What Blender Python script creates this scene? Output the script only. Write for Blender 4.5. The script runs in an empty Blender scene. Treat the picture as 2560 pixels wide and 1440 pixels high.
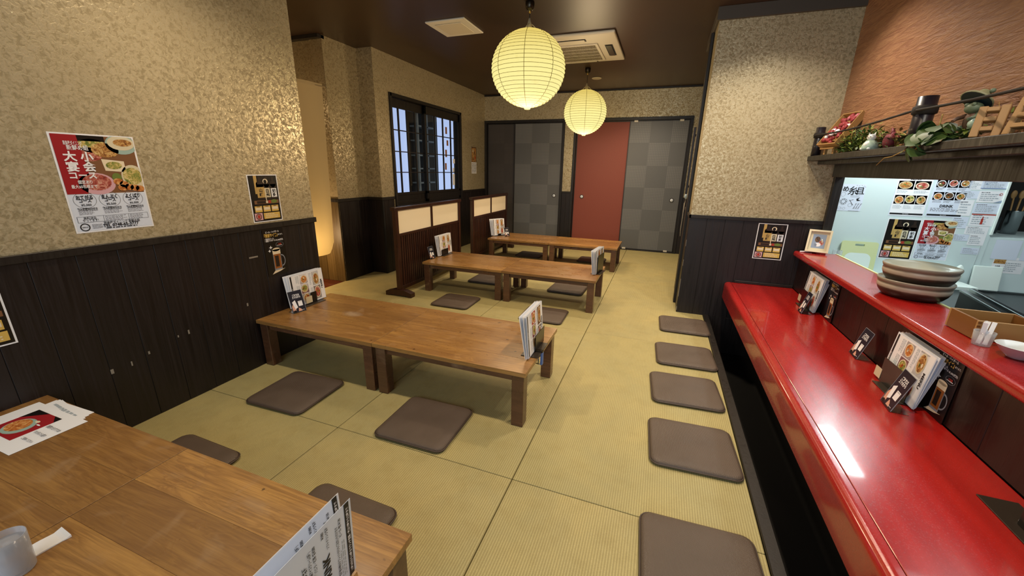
import bpy, bmesh, math, random
from mathutils import Vector, Matrix
random.seed(7)
SC = bpy.context.scene
COL = SC.collection
R = math.radians

# ------------------------------------------------------------------ camera
def camera():
    yaw, pit, rol = -0.352741575, 0.292715103, -0.019046498
    cy, sy, cp, sp, cr, sr = math.cos(yaw), math.sin(yaw), math.cos(pit), math.sin(pit), math.cos(rol), math.sin(rol)
    f = Vector((sy*cp, cy*cp, -sp)); r = Vector((cy, -sy, 0)); d = f.cross(r)
    r2 = cr*r + sr*d; d2 = -sr*r + cr*d
    cam = bpy.data.cameras.new('camera'); o = bpy.data.objects.new('camera', cam); COL.objects.link(o)
    m = Matrix((r2, -d2, -f)).transposed().to_4x4(); m.translation = (0, 0, 1.32)
    o.matrix_world = m
    cam.sensor_width = 36; cam.lens = 981.1367/2560*36; cam.clip_start = 0.02; cam.clip_end = 60
    SC.camera = o
camera()
vs = SC.view_settings
vs.view_transform = 'Standard'; vs.look = 'None'; vs.exposure = 0.32; vs.gamma = 1.0; vs.use_curve_mapping = False

# ------------------------------------------------------------------ world and lights
W = bpy.data.worlds.new('world'); SC.world = W; W.use_nodes = True
W.node_tree.nodes['Background'].inputs[0].default_value = (0.75, 0.87, 1.0, 1)
W.node_tree.nodes['Background'].inputs[1].default_value = 0.6

def kelvin(k):
    return {2700: (1, .68, .36), 3000: (1, .74, .45), 3500: (1, .80, .56), 4500: (1, .92, .80), 6500: (.88, .98, 1.0)}[k]
def lamp(name, kind, loc, power, col, rot=(0, 0, 0), **kw):
    l = bpy.data.lights.new(name, kind); l.energy = power; l.color = col
    for k, v in kw.items(): setattr(l, k, v)
    o = bpy.data.objects.new(name, l); o.location = loc; o.rotation_euler = rot; COL.objects.link(o); return o
# added cool fill from behind, standing for daylight through an unseen window
lamp('daylight_fill', 'AREA', (-0.6, -1.45, 1.5), 32, (.80, .93, 1.0), (R(90), 0, 0), shape='RECTANGLE', size=3.0, size_y=1.8)
# aisle downlights, plus ceiling spots added to fill the left side and rear
for x, y, p in ((0.34, 1.45, 44), (0.36, 3.10, 46), (-1.8, 1.45, 34), (-1.3, -0.4, 3), (-0.35, 6.3, 38), (-2.2, 5.3, 34), (-0.5, 4.7, 46)):
    lamp('downlight', 'SPOT', (x, y, 2.585), p*2.0, kelvin(3500), spot_size=R(136), spot_blend=1.0, shadow_soft_size=.045)
for x, y, p in ((.72, 3.35, 36), (1.10, 1.5, 24)):
    lamp('counter_downlight', 'SPOT', (x, y, 2.585), p, kelvin(4500), spot_size=R(130), spot_blend=.6, shadow_soft_size=.04)
# kitchen strip lamp and the kitchen's own ceiling light
lamp('kitchen_ceiling_light', 'AREA', (2.3, 2.6, 2.38), 18, kelvin(6500), shape='RECTANGLE', size=1.2, size_y=1.4)
# warm lamp standing in the corridor behind the partition
lamp('corridor_lamp', 'POINT', (-3.72, 3.10, .5), 14, kelvin(2700), shadow_soft_size=.08)
lamp('corridor_fill', 'POINT', (-4.5, 2.6, 2.0), 3, kelvin(3000), shadow_soft_size=.1)  # unseen fill light added behind the curtain to lift its cloth

# ------------------------------------------------------------------ materials
def lin(c): return c/12.92 if c <= .04045 else ((c+.055)/1.055)**2.4
def hx(h): return tuple(lin(int(h[i:i+2], 16)/255) for i in (0, 2, 4)) + (1,)
MATS = {}
def mat(name, col, rough=.5, **kw):
    if name in MATS: return MATS[name]
    m = bpy.data.materials.new(name); m.use_nodes = True
    b = m.node_tree.nodes['Principled BSDF']
    b.inputs['Base Color'].default_value = hx(col) if isinstance(col, str) else (*col[:3], 1)
    b.inputs['Roughness'].default_value = rough
    for k, v in kw.items(): b.inputs[k.replace('_', ' ')].default_value = v
    MATS[name] = m; return m
class NT:
    """small node graph writer on a principled material"""
    def __init__(s, m): s.m = m; s.t = m.node_tree; s.b = s.t.nodes['Principled BSDF']
    def n(s, kind, **kw):
        nd = s.t.nodes.new(kind)
        for k, v in kw.items():
            if k.startswith('i_'):
                key = k[2:]; key = int(key) if key.isdigit() else key.replace('_', ' ')
                if hasattr(v, 'is_linked') or isinstance(v, bpy.types.NodeSocket): s.t.links.new(v, nd.inputs[key])
                else: nd.inputs[key].default_value = v
            else: setattr(nd, k, v)
        return nd
    def l(s, a, b): s.t.links.new(a, b)
    def math(s, op, a, b=0.0, c=0.0):
        nd = s.t.nodes.new('ShaderNodeMath'); nd.operation = op
        for i, v in enumerate((a, b, c)):
            if isinstance(v, bpy.types.NodeSocket): s.l(v, nd.inputs[i])
            else: nd.inputs[i].default_value = v
        return nd.outputs[0]
    def coord(s, scale=(1, 1, 1)):
        tc = s.n('ShaderNodeTexCoord'); mp = s.n('ShaderNodeMapping'); s.l(tc.outputs['Object'], mp.inputs[0])
        mp.inputs['Scale'].default_value = scale; return mp.outputs[0]
    def noise(s, vec, scale, detail=3, rough=.5, dist=0):
        nd = s.n('ShaderNodeTexNoise'); s.l(vec, nd.inputs['Vector'])
        nd.inputs['Scale'].default_value = scale; nd.inputs['Detail'].default_value = detail
        nd.inputs['Roughness'].default_value = rough; nd.inputs['Distortion'].default_value = dist
        return nd.outputs[0]
    def ramp(s, fac, stops, interp='LINEAR'):
        nd = s.n('ShaderNodeValToRGB'); s.l(fac, nd.inputs[0]); nd.color_ramp.interpolation = interp
        e = nd.color_ramp.elements
        while len(e) < len(stops): e.new(.5)
        for k, (p, c) in zip(e, stops):
            k.position = p; k.color = hx(c) if isinstance(c, str) else ((c, c, c, 1) if not hasattr(c, '__len__') else (*c[:3], 1))
        return nd.outputs[0]
    def mix(s, fac, a, b, mode='MIX'):
        nd = s.n('ShaderNodeMix', data_type='RGBA', blend_type=mode)
        for k, v in ((0, fac), (6, a), (7, b)):
            if isinstance(v, bpy.types.NodeSocket): s.l(v, nd.inputs[k])
            else: nd.inputs[k].default_value = v
        return nd.outputs[2]
    def col(s, v): s.l(v, s.b.inputs['Base Color'])
    def rgh(s, v): s.l(v, s.b.inputs['Roughness'])
    def bump(s, h, strength=.3, dist=.002):
        nd = s.n('ShaderNodeBump'); s.l(h, nd.inputs['Height']); nd.inputs['Strength'].default_value = strength
        nd.inputs['Distance'].default_value = dist; s.l(nd.outputs[0], s.b.inputs['Normal'])
    def rand(s): return s.n('ShaderNodeObjectInfo').outputs['Random']

def wallpaper(name, lo, hi, scale=1.0):
    m = mat(name, lo, .45); g = NT(m); v = g.coord()
    nz = g.noise(v, 38*scale, 4, .62, .8)
    big = g.noise(v, 3, 2)
    f = g.ramp(nz, [(.40, 0.0), (.60, 1.0)])
    c = g.mix(f, hx(lo), hx(hi)); c = g.mix(g.ramp(big, [(.3, .0), (.75, .22)]), c, hx('a89874'))
    g.col(c); g.rgh(g.ramp(nz, [(.42, .62), (.60, .24)]))
    m.node_tree.nodes['Principled BSDF'].inputs['Metallic'].default_value = .35
    g.bump(nz, .45, .004); return m
wallpaper('wallpaper_gold', '9b8d6d', 'd2c4a1', 1.45)
def stained(name, a, b, rough=.42, sc=(60, 60, 2.2)):
    m = mat(name, a, rough); g = NT(m); v = g.coord(sc); nz = g.noise(v, 1.0, 5, .6, 1.2)
    c = g.mix(g.ramp(nz, [(.35, 0.0), (.7, 1.0)]), hx(a), hx(b))
    c = g.mix(g.math('MULTIPLY', g.rand(), .35), c, hx('0c0808')); g.col(c)
    g.rgh(g.ramp(nz, [(.3, rough-.08), (.7, rough+.15)])); g.bump(nz, .25, .002); return m
stained('plank_black', '140d0d', '211818', .42)
stained('trim_black', '18130f', '241d18', .45)
stained('screen_wood', '2a100a', '43200f', .35)
stained('frame_dark', '15110f', '211b17', .4)
stained('corridor_floor_wood', '4a1f10', '6b3018', .35, (2.2, 50, 50))

def tatami():
    m = mat('tatami_rush', 'b0a268', .62); g = NT(m)
    tc = g.n('ShaderNodeTexCoord'); sep = g.n('ShaderNodeSeparateXYZ'); g.l(tc.outputs['Object'], sep.inputs[0])
    x, y = sep.outputs[0], sep.outputs[1]
    rib = g.math('SINE', g.math('MULTIPLY', x, 2*math.pi/.0098))
    mp = g.n('ShaderNodeMapping'); g.l(tc.outputs['Object'], mp.inputs[0]); mp.inputs['Scale'].default_value = (90, 420, 1)
    fine = g.noise(mp.outputs[0], 1.0, 2)
    v = tc.outputs['Object']; big = g.noise(v, 2.2, 4, .6, .6); med = g.noise(v, 9, 4, .65)
    c = g.mix(g.ramp(big, [(.35, 0.0), (.7, 1.0)]), hx('b7ac7c'), hx('ccba7e'))
    c = g.mix(g.ramp(med, [(.48, 0.0), (.75, .45)]), c, hx('a08c54'))
    c = g.mix(g.math('MULTIPLY', g.rand(), .28), c, hx('a5a56e'))
    ribm = g.ramp(rib, [(.0, .48), (.75, 0.0)])
    c = g.mix(ribm, c, hx('857747'))
    c = g.mix(g.ramp(fine, [(.35, .22), (.6, 0.0)]), c, hx('7b6f42'))
    g.col(c); h = g.math('ADD', g.math('MULTIPLY', rib, .5), g.math('MULTIPLY', fine, .6)); g.bump(h, .35, .0016)
tatami()
def ceiling_m():
    m = mat('ceiling_brown', '38281a', .42); g = NT(m); v = g.coord()
    nz = g.noise(v, 160, 2); g.bump(nz, .12, .001)
    g.col(g.mix(g.noise(v, 1.2, 2), hx('35251a'), hx('46331f')))
ceiling_m()
def table_wood(name, a, b, c3):
    m = mat(name, a, .32); g = NT(m)
    oi = g.n('ShaderNodeObjectInfo'); tc = g.n('ShaderNodeTexCoord')
    add = g.n('ShaderNodeVectorMath', operation='ADD'); g.l(tc.outputs['Object'], add.inputs[0])
    sc = g.n('ShaderNodeVectorMath', operation='SCALE'); g.l(oi.outputs['Location'], sc.inputs[0]); sc.inputs['Scale'].default_value = 1.0; g.l(sc.outputs[0], add.inputs[1])
    rr = g.n('ShaderNodeCombineXYZ'); g.l(g.math('MULTIPLY', oi.outputs['Random'], 37), rr.inputs[2]); g.l(g.math('MULTIPLY', oi.outputs['Random'], 11), rr.inputs[0])
    a2 = g.n('ShaderNodeVectorMath', operation='ADD'); g.l(add.outputs[0], a2.inputs[0]); g.l(rr.outputs[0], a2.inputs[1])
    mp = g.n('ShaderNodeMapping'); g.l(a2.outputs[0], mp.inputs[0]); mp.inputs['Scale'].default_value = (1.6, 13, 13)
    swirl = g.noise(mp.outputs[0], 1.0, 4, .55, 2.2)
    mp2 = g.n('ShaderNodeMapping'); g.l(a2.outputs[0], mp2.inputs[0]); mp2.inputs['Scale'].default_value = (6, 190, 190)
    grain = g.noise(mp2.outputs[0], 1.0, 3)
    c = g.mix(g.ramp(swirl, [(.38, 0.0), (.45, .7), (.48, .05), (.54, .6), (.64, 1.0)]), hx(a), hx(b))
    c = g.mix(g.ramp(grain, [(.3, .5), (.6, 0.0)]), c, hx(c3))
    c = g.mix(g.math('MULTIPLY', oi.outputs['Random'], .6), c, hx(c3))
    blot = g.noise(a2.outputs[0], 6.5, 3, .6, .5)
    c = g.mix(g.ramp(blot, [(.6, 0.0), (.78, .42)]), c, hx('a88a66'))
    knot = g.noise(a2.outputs[0], 26, 1)
    c = g.mix(g.ramp(knot, [(.76, 0.0), (.80, .8)]), c, hx('3a2010'))
    g.col(c); g.rgh(g.ramp(blot, [(.4, .27), (.75, .5)])); g.bump(grain, .08, .001)
    m.node_tree.nodes['Principled BSDF'].inputs['Coat Weight'].default_value = .25
    m.node_tree.nodes['Principled BSDF'].inputs['Coat Roughness'].default_value = .25
table_wood('table_top_wood', '956b39', 'b48648', '6a4726')
table_wood('table_leg_wood', '5e3f2b', '714d35', '43291a')
def lacquer():
    m = mat('red_lacquer', 'a81a18', .2); g = NT(m); v = g.coord((9, .5, 9)); nz = g.noise(v, 1.0, 4, .6, .5)
    g.col(g.mix(g.ramp(nz, [(.3, 0.0), (.7, 1.0)]), hx('8c100d'), hx('b2221c')))
    f = g.noise(g.coord(), 240, 2); g.rgh(g.ramp(f, [(.3, .2), (.8, .32)])); g.bump(f, .03, .0005)
    b = m.node_tree.nodes['Principled BSDF']; b.inputs['Coat Weight'].default_value = .36; b.inputs['Coat Roughness'].default_value = .05
lacquer()
def vinyl():
    m = mat('cushion_vinyl', '5b4c42', .42); g = NT(m)
    tc = g.n('ShaderNodeTexCoord'); sep = g.n('ShaderNodeSeparateXYZ'); g.l(tc.outputs['Object'], sep.inputs[0])
    a = g.math('SINE', g.math('MULTIPLY', g.math('ADD', sep.outputs[0], sep.outputs[1]), 2*math.pi/.0085))
    b = g.math('SINE', g.math('MULTIPLY', g.math('SUBTRACT', sep.outputs[0], sep.outputs[1]), 2*math.pi/.0085))
    h = g.math('MULTIPLY', a, b); nz = g.noise(tc.outputs['Object'], 7, 3)
    g.col(g.mix(nz, hx('54473d'), hx('66574c'))); g.bump(h, .5, .0012)
    g.rgh(g.ramp(nz, [(.3, .36), (.7, .52)]))
vinyl()
mat('cushion_piping', '4a3d35', .5)
def fusuma(name, a, b):
    m = mat(name, a, .55); g = NT(m)
    tc = g.n('ShaderNodeTexCoord'); sep = g.n('ShaderNodeSeparateXYZ'); g.l(tc.outputs['Object'], sep.inputs[0])
    x, z = sep.outputs[0], sep.outputs[2]
    ck = g.math('MODULO', g.math('ADD', g.math('FLOOR', g.math('DIVIDE', x, .33)), g.math('FLOOR', g.math('DIVIDE', z, .356))), 2)
    ln = lambda c: g.math('GREATER_THAN', g.math('ABSOLUTE', g.math('SUBTRACT', g.math('FRACT', g.math('DIVIDE', c, .0262)), .5)), .33)
    dots = g.math('MULTIPLY', g.math('MULTIPLY', g.math('SUBTRACT', 1, ln(x)), g.math('SUBTRACT', 1, ln(z))), ck)
    nz = g.noise(tc.outputs['Object'], 120, 2)
    c = g.mix(g.math('MULTIPLY', nz, .3), hx(a), hx('2c2c2c')); c = g.mix(g.math('MULTIPLY', dots, .32), c, hx(b)); c = g.mix(g.math('MULTIPLY', ck, .05), c, hx(b))
    g.col(c); g.bump(dots, .5, .002)
fusuma('fusuma_grey', '686a6d', '989a9c'); fusuma('fusuma_dark', '4a4544', '5a5553')
def redpaper():
    m = mat('fusuma_red', '8a4436', .6); g = NT(m); nz = g.noise(g.coord(), 90, 3); g.col(g.mix(nz, hx('7e3a2e'), hx('944c3e'))); g.bump(nz, .1, .001)
redpaper()
def plaster():
    m = mat('brown_plaster', '9a6a48', .55); g = NT(m); v = g.coord((1, .7, 5)); nz = g.noise(v, 9, 4, .6, 1.4)
    n2 = g.noise(g.coord(), 60, 3)
    g.col(g.mix(g.ramp(nz, [(.35, 0.0), (.65, 1.0)]), hx('875a40'), hx('9e7250')))
    g.bump(g.math('ADD', nz, g.math('MULTIPLY', n2, .12)), .8, .012)
plaster()
def paper_glow():
    m = mat('lantern_paper', 'efe3a8', .8); g = NT(m); v = g.coord()
    sep = g.n('ShaderNodeSeparateXYZ'); g.l(v, sep.inputs[0])
    nz = g.noise(g.coord((1, 1, 2)), 14, 4, .65)
    hgt = g.n('ShaderNodeMapRange'); g.l(sep.outputs[2], hgt.inputs[0]); hgt.inputs[1].default_value = -.28; hgt.inputs[2].default_value = .28
    c = g.ramp(hgt.outputs[0], [(0.0, 'fff3a4'), (.45, 'fdf09a'), (1.0, 'e9cc66')])  # glow of a low bulb painted into the emission, paler towards the bottom
    c = g.mix(g.ramp(nz, [(.55, 0.0), (.8, .28)]), c, hx('d9b94f'))
    g.l(c, g.b.inputs['Emission Color']); g.b.inputs['Emission Strength'].default_value = .78
    g.b.inputs['Base Color'].default_value = hx('6b6240')
paper_glow()
mat('lantern_rib', '6b5618', .6, Emission_Color=hx('7a641e'), Emission_Strength=.3)
mat('shoji_paper', 'fff3d8', .7)
mat('white_plastic', 'd9d2c2', .45); mat('cream_plastic', 'cfc4ac', .5); mat('dark_gap', '0b0908', .7); mat('grille_slat', 'a89a80', .5)
mat('cream_cloth', 'e6d7b2', .8); mat('white_board', 'd4e4e4', .35); mat('paper_white', 'f1f1f4', .5); mat('paper_blue', 'dbe3f2', .45)
mat('black_acrylic', '14110f', .25); mat('brown_acrylic', '2b221b', .35); mat('ink', '16161a', .5); mat('ink_grey', '77777e', .5); mat('ink_faint', 'a9b2ba', .5)
mat('card_navy', '1d1e2b', .35); mat('skin_print', 'd8a58e', .5); mat('poster_red', '9c1a22', .45); mat('poster_black', '120d0b', .35)
mat('gold_print', 'd9b45a', .45); mat('label_tan', 'c2a05c', .5); mat('label_cream', 'd8ccac', .5); mat('pink_print', 'd7a6ae', .5)
mat('brown_print', '6b4426', .5); mat('wood_print', '7d5434', .5); mat('green_print', '6d7d35', .5); mat('red_print', 'b23524', .5)
mat('beer_amber', '9b5a22', .4); mat('foam_print', 'e9d8b8', .5); mat('glass_print', '8c8f98', .4); mat('bottle_dark', '2a1c14', .4)
mat('blue_print', '5b78b8', .5); mat('grey_blue_print', '8fa0b8', .5); mat('orange_print', 'c9742c', .5)
mat('steel', '9aa0a2', .22, Metallic=1.0); mat('steel_dark', '4c5052', .3, Metallic=.9); mat('metal_white', 'dfe8f4', .35)
mat('bamboo_black', '1d1820', .35); mat('rope', '1c1512', .8); mat('cedar', 'a9824f', .5); mat('cedar_dark', '7a4f22', .45); mat('crate_wood', '9d7a50', .6)
mat('leaf', '3d5426', .5); mat('leaf_light', '74853a', .5); mat('leaf_dark', '24401f', .5); mat('stem', '9a7d3d', .6); mat('dry_leaf', '7d5f2c', .6)
mat('flower_red', '8e2b32', .6); mat('flower_pink', 'b5616a', .6); mat('berry_cloth', '6d2430', .6)
mat('porcelain', 'dfe4e2', .25); mat('celadon', '9fb8ad', .35); mat('frog_green', '5e6d58', .5); mat('frog_hat', '8a8a6a', .5); mat('frog_brown', '5a4030', .55); mat('hat_dark', '1c2a30', .5)
mat('board_yellow', 'd6dda6', .5); mat('board_white', 'e4f0ea', .5); mat('bowl_white', 'd8dde0', .2); mat('bowl_pink', 'a88a92', .3)
mat('frame_cream', 'e3d6b4', .5); mat('downlight_white', 'd8cbb0', .5); mat('chrome_dark', '3c352c', .25, Metallic=.8); mat('brass', 'b99a52', .3, Metallic=1.0)
mat('cable_white', 'b9a888', .6); mat('cable_dark', '201812', .5); mat('brown_card', '8a5a34', .7); mat('dark_grey', '2a2826', .7)  # last one: even dark grey for floor slab, niche and entrance hall
mat('kitchen_grey', 'b9c4c4', .5); mat('rack_blue', '9fb4c6', .5); mat('cord_pale', 'a79f92', .6)  # rack's pale blue has the hall daylight put into its colour; cord knot shares it
def day_panel():
    m = mat('daylight_panel', 'c4d2ea', .6); b = m.node_tree.nodes['Principled BSDF']
    b.inputs['Emission Color'].default_value = hx('b4c8f4'); b.inputs['Emission Strength'].default_value = .66
day_panel()
mat('strip_lamp', 'ffffff', .5, Emission_Color=(.85, .97, 1, 1), Emission_Strength=30.0)
def glass(name, col=(1, 1, 1), rough=0.0):
    m = mat(name, (*col, 1), rough); b = m.node_tree.nodes['Principled BSDF']
    b.inputs['Transmission Weight'].default_value = 1; b.inputs['IOR'].default_value = 1.3
glass('acrylic_clear', (.97, .98, 1), .02)
def cup_glass(name, haze, tint):
    m = mat(name, 'ffffff', .1); t = m.node_tree; b = t.nodes['Principled BSDF']; o = t.nodes['Material Output']
    b.inputs['Base Color'].default_value = hx(tint); b.inputs['Roughness'].default_value = .15
    tr = t.nodes.new('ShaderNodeBsdfTransparent'); lw = t.nodes.new('ShaderNodeLayerWeight'); lw.inputs[0].default_value = .35
    mr = t.nodes.new('ShaderNodeMapRange'); mr.inputs[3].default_value = haze; mr.inputs[4].default_value = min(1, haze+.55)
    mx = t.nodes.new('ShaderNodeMixShader'); t.links.new(lw.outputs['Facing'], mr.inputs[0]); t.links.new(mr.outputs[0], mx.inputs[0])
    t.links.new(tr.outputs[0], mx.inputs[1]); t.links.new(b.outputs[0], mx.inputs[2]); t.links.new(mx.outputs[0], o.inputs[0])
cup_glass('clear_glass', .10, 'd8e0e4'); cup_glass('frosted_glass', .20, 'cfd3dc')
def thin_glass():
    m = mat('window_glass', 'ffffff', .05); t = m.node_tree; b = t.nodes['Principled BSDF']; o = t.nodes['Material Output']
    tr = t.nodes.new('ShaderNodeBsdfTransparent'); gl = t.nodes.new('ShaderNodeBsdfGlossy'); mx = t.nodes.new('ShaderNodeMixShader')
    gl.inputs['Roughness'].default_value = .03; mx.inputs[0].default_value = .07
    t.links.new(tr.outputs[0], mx.inputs[1]); t.links.new(gl.outputs[0], mx.inputs[2]); t.links.new(mx.outputs[0], o.inputs[0])
thin_glass()
def curtain_m():
    m = MATS['cream_cloth']; t = m.node_tree; b = t.nodes['Principled BSDF']; o = t.nodes['Material Output']
    tr = t.nodes.new('ShaderNodeBsdfTranslucent'); tr.inputs[0].default_value = hx('e8cf8c'); mx = t.nodes.new('ShaderNodeMixShader'); mx.inputs[0].default_value = .32
    t.links.new(b.outputs[0], mx.inputs[1]); t.links.new(tr.outputs[0], mx.inputs[2]); t.links.new(mx.outputs[0], o.inputs[0])
curtain_m()
def food(name, stops, sc=60):
    m = mat(name, '8a5a30', .5); g = NT(m); v = g.coord(); nz = g.noise(v, sc, 4, .7, 1.0); g.col(g.ramp(nz, stops))
food('food_brown', [(.3, '4a2a16'), (.45, '9a6330'), (.56, 'c79a55'), (.7, 'e2cf9c')])
food('food_green', [(.3, '3c4a1e'), (.45, '7f8a3c'), (.56, 'cbb064'), (.7, 'e8dcae')])
food('food_red', [(.3, '5c1c18'), (.45, 'a8483c'), (.58, 'c98672'), (.72, 'e6c9b4')])
food('food_orange', [(.3, '7a3d14'), (.45, 'b9682a'), (.58, 'd79a58'), (.72, 'e9cf9a')])
food('food_dark', [(.3, '1c120c'), (.48, '4a3220'), (.6, '7a5a3a'), (.75, 'b39a78')])
def bowl_m():
    m = mat('stoneware', '9a8878', .35); g = NT(m); v = g.coord(); sep = g.n('ShaderNodeSeparateXYZ'); g.l(v, sep.inputs[0])
    nz = g.noise(v, 9, 3); h = g.math('ADD', sep.outputs[2], g.math('MULTIPLY', nz, .012))
    g.col(g.ramp(g.math('MULTIPLY', h, 10), [(.38, '2a1d17'), (.47, '46352b'), (.54, 'a99a89'), (.70, 'b5a897'), (.77, '66564a'), (.93, '8d8172')]))
bowl_m(); mat('stoneware_inside', 'a8a695', .2)

def worn():
    m = mat('worn_patch', 'c3a98c', .6); t = m.node_tree; g = NT(m); nz = g.noise(g.coord(), 24, 4, .65); sep = g.n('ShaderNodeSeparateXYZ')
    tc = g.n('ShaderNodeTexCoord'); ln = g.n('ShaderNodeVectorMath', operation='LENGTH'); mp = g.n('ShaderNodeMapping'); g.l(tc.outputs['Object'], mp.inputs[0]); mp.inputs['Scale'].default_value = (9.5, 17, 1); g.l(mp.outputs[0], ln.inputs[0])
    a = g.math('MULTIPLY', g.math('SUBTRACT', 1.0, ln.outputs['Value']), g.math('MULTIPLY', nz, 1.1)); g.l(g.ramp(a, [(.05, 0.0), (.4, .5)]), g.b.inputs['Alpha'])
worn()

# ------------------------------------------------------------------ mesh helpers
def box(bm, x0, y0, z0, x1, y1, z1, mi=0):
    v = [bm.verts.new(p) for p in ((x0, y0, z0), (x1, y0, z0), (x1, y1, z0), (x0, y1, z0), (x0, y0, z1), (x1, y0, z1), (x1, y1, z1), (x0, y1, z1))]
    for q in ((3, 2, 1, 0), (4, 5, 6, 7), (0, 1, 5, 4), (1, 2, 6, 5), (2, 3, 7, 6), (3, 0, 4, 7)):
        f = bm.faces.new([v[i] for i in q]); f.material_index = mi
    return v
def tube(bm, pts, r, seg=8, mi=0, cap=True):
    pts = [Vector(p) for p in pts]; rings = []
    for i, p in enumerate(pts):
        d = (pts[min(i+1, len(pts)-1)]-pts[max(i-1, 0)]).normalized()
        a = d.cross(Vector((0, 0, 1)) if abs(d.z) < .9 else Vector((1, 0, 0))).normalized(); b = d.cross(a)
        rr = r[i] if hasattr(r, '__len__') else r
        rings.append([bm.verts.new(p+rr*(math.cos(t)*a+math.sin(t)*b)) for t in [2*math.pi*k/seg for k in range(seg)]])
    for A, B in zip(rings, rings[1:]):
        for k in range(seg):
            f = bm.faces.new((A[k], A[(k+1) % seg], B[(k+1) % seg], B[k])); f.smooth = True; f.material_index = mi
    if cap:
        for rg in (rings[0], rings[-1]):
            try: f = bm.faces.new(rg); f.material_index = mi
            except ValueError: pass
def lathe(bm, prof, seg=32, mi=0, cx=0, cy=0, cz=0):
    rings = []
    for r, z in prof:
        if r < 1e-5: rings.append([bm.verts.new((cx, cy, cz+z))])
        else: rings.append([bm.verts.new((cx+r*math.cos(2*math.pi*k/seg), cy+r*math.sin(2*math.pi*k/seg), cz+z)) for k in range(seg)])
    for A, B in zip(rings, rings[1:]):
        for k in range(seg):
            k2 = (k+1) % seg
            if len(A) == 1 and len(B) == 1: continue
            q = (A[0], B[k2], B[k]) if len(A) == 1 else ((A[k], A[k2], B[0]) if len(B) == 1 else (A[k], A[k2], B[k2], B[k]))
            f = bm.faces.new(q); f.smooth = True; f.material_index = mi
def ball(bm, c, r, seg=12, mi=0):
    r = Vector(r) if hasattr(r, '__len__') else Vector((r, r, r))
    res = bmesh.ops.create_uvsphere(bm, u_segments=seg, v_segments=max(6, seg//2+2), radius=1)
    for v in res['verts']: v.co = Vector((v.co.x*r.x, v.co.y*r.y, v.co.z*r.z))+Vector(c)
    for f in {f for v in res['verts'] for f in v.link_faces}: f.smooth = True; f.material_index = mi
def build(name, bm, mats, parent=None, bevel=0, seg=1, loc=None):
    if bevel:
        bmesh.ops.bevel(bm, geom=[e for e in bm.edges], offset=bevel, segments=seg, profile=.5, affect='EDGES', clamp_overlap=True)
    bmesh.ops.recalc_face_normals(bm, faces=bm.faces)
    me = bpy.data.meshes.new(name); bm.to_mesh(me); bm.free()
    for m in (mats if isinstance(mats, (list, tuple)) else [mats]): me.materials.append(MATS[m])
    o = bpy.data.objects.new(name, me); COL.objects.link(o)
    if parent is not None: o.parent = parent
    if loc is not None: o.location = loc
    return o
def bx(name, m, a, b, parent=None, bevel=.001, seg=1, loc=None):
    bm = bmesh.new(); box(bm, *a, *b); return build(name, bm, m, parent, bevel, seg, loc)
def tag(o, label, cat, group=None):
    o['label'] = label; o['category'] = cat
    if group: o['group'] = group
    return o
def struct(o): o['kind'] = 'structure'; return o
def thing(name, label, cat, loc=(0, 0, 0), rot=0, group=None):
    o = bpy.data.objects.new(name, None); COL.objects.link(o); o.empty_display_size = .05
    o.location = loc; o.rotation_euler = (0, 0, rot); return tag(o, label, cat, group)
def dup(root, loc, rot=None, label=None):
    r = root.copy(); COL.objects.link(r); r.location = loc
    if rot is not None: r.rotation_euler = (0, 0, rot)
    if label: r['label'] = label
    for ch in list(root.children):
        c = ch.copy(); COL.objects.link(c); c.parent = r
        for g in list(ch.children):
            d = g.copy(); COL.objects.link(d); d.parent = c
    return r

# ------------------------------------------------------------------ room shell
XL, YB, CE, YF = -2.445, 7.14, 2.60, -1.6
XB, YJ = -3.225, 4.075
PX0, PY = .268, 4.013
fl = struct(bx('floor', 'dark_grey', (-5.2, YF, -.55), (.50, 7.3, -.05), bevel=0))
def mat_piece(x0, x1, y0, y1):
    g = .0022; bm = bmesh.new(); box(bm, x0+g-(x0+x1)/2, y0+.0012-(y0+y1)/2, -.05, x1-g-(x0+x1)/2, y1-.0012-(y0+y1)/2, 0)
    o = build('tatami_mat', bm, 'tatami_rush', fl, .002, 1); o.location = ((x0+x1)/2, (y0+y1)/2, 0); return o
ys = [YF, -.46, 1.347, 3.153, 4.959, 6.765, 7.19]
for x0, x1 in ((-.478, .505), (-1.462, -.478), (-2.446, -1.462)):
    for y0, y1 in zip(ys, ys[1:]): mat_piece(x0, x1, y0, y1)
for y0, y1 in ((2.30, 3.153), (3.153, 4.959), (4.959, 6.765), (6.765, 7.14)):
    mat_piece(-3.455, -2.446, y0, y1)
mat_piece(.505, .62, 4.1, 7.19)
fc = struct(bx('floor_corridor', 'dark_grey', (-5.2, 2.3, -.05), (-3.458, 3.6, -.03), bevel=0))
for k in range(7):
    bx('floor_board', 'corridor_floor_wood', (-5.2, 2.3+k*.185+.002, -.03), (-3.458, 2.3+(k+1)*.185-.002, -.012), fc, .002)
struct(bx('floor_kitchen', 'kitchen_grey', (1.40, YF, -.60), (4.0, 5.4, -.36), bevel=0))
struct(bx('floor_footwell', 'dark_gap', (.50, YF, -.60), (1.40, 5.0, -.36), bevel=0))
kerb = struct(bx('trim_1', 'trim_black', (.505, YF, -.36), (.553, PY, .012), bevel=.003))
struct(bx('ceiling', 'ceiling_brown', (-5.2, YF, CE), (1.35, 7.4, CE+.1), bevel=0))
struct(bx('ceiling_kitchen', 'kitchen_grey', (1.35, YF, 2.45), (4.0, 5.4, 2.6), bevel=0))

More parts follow.
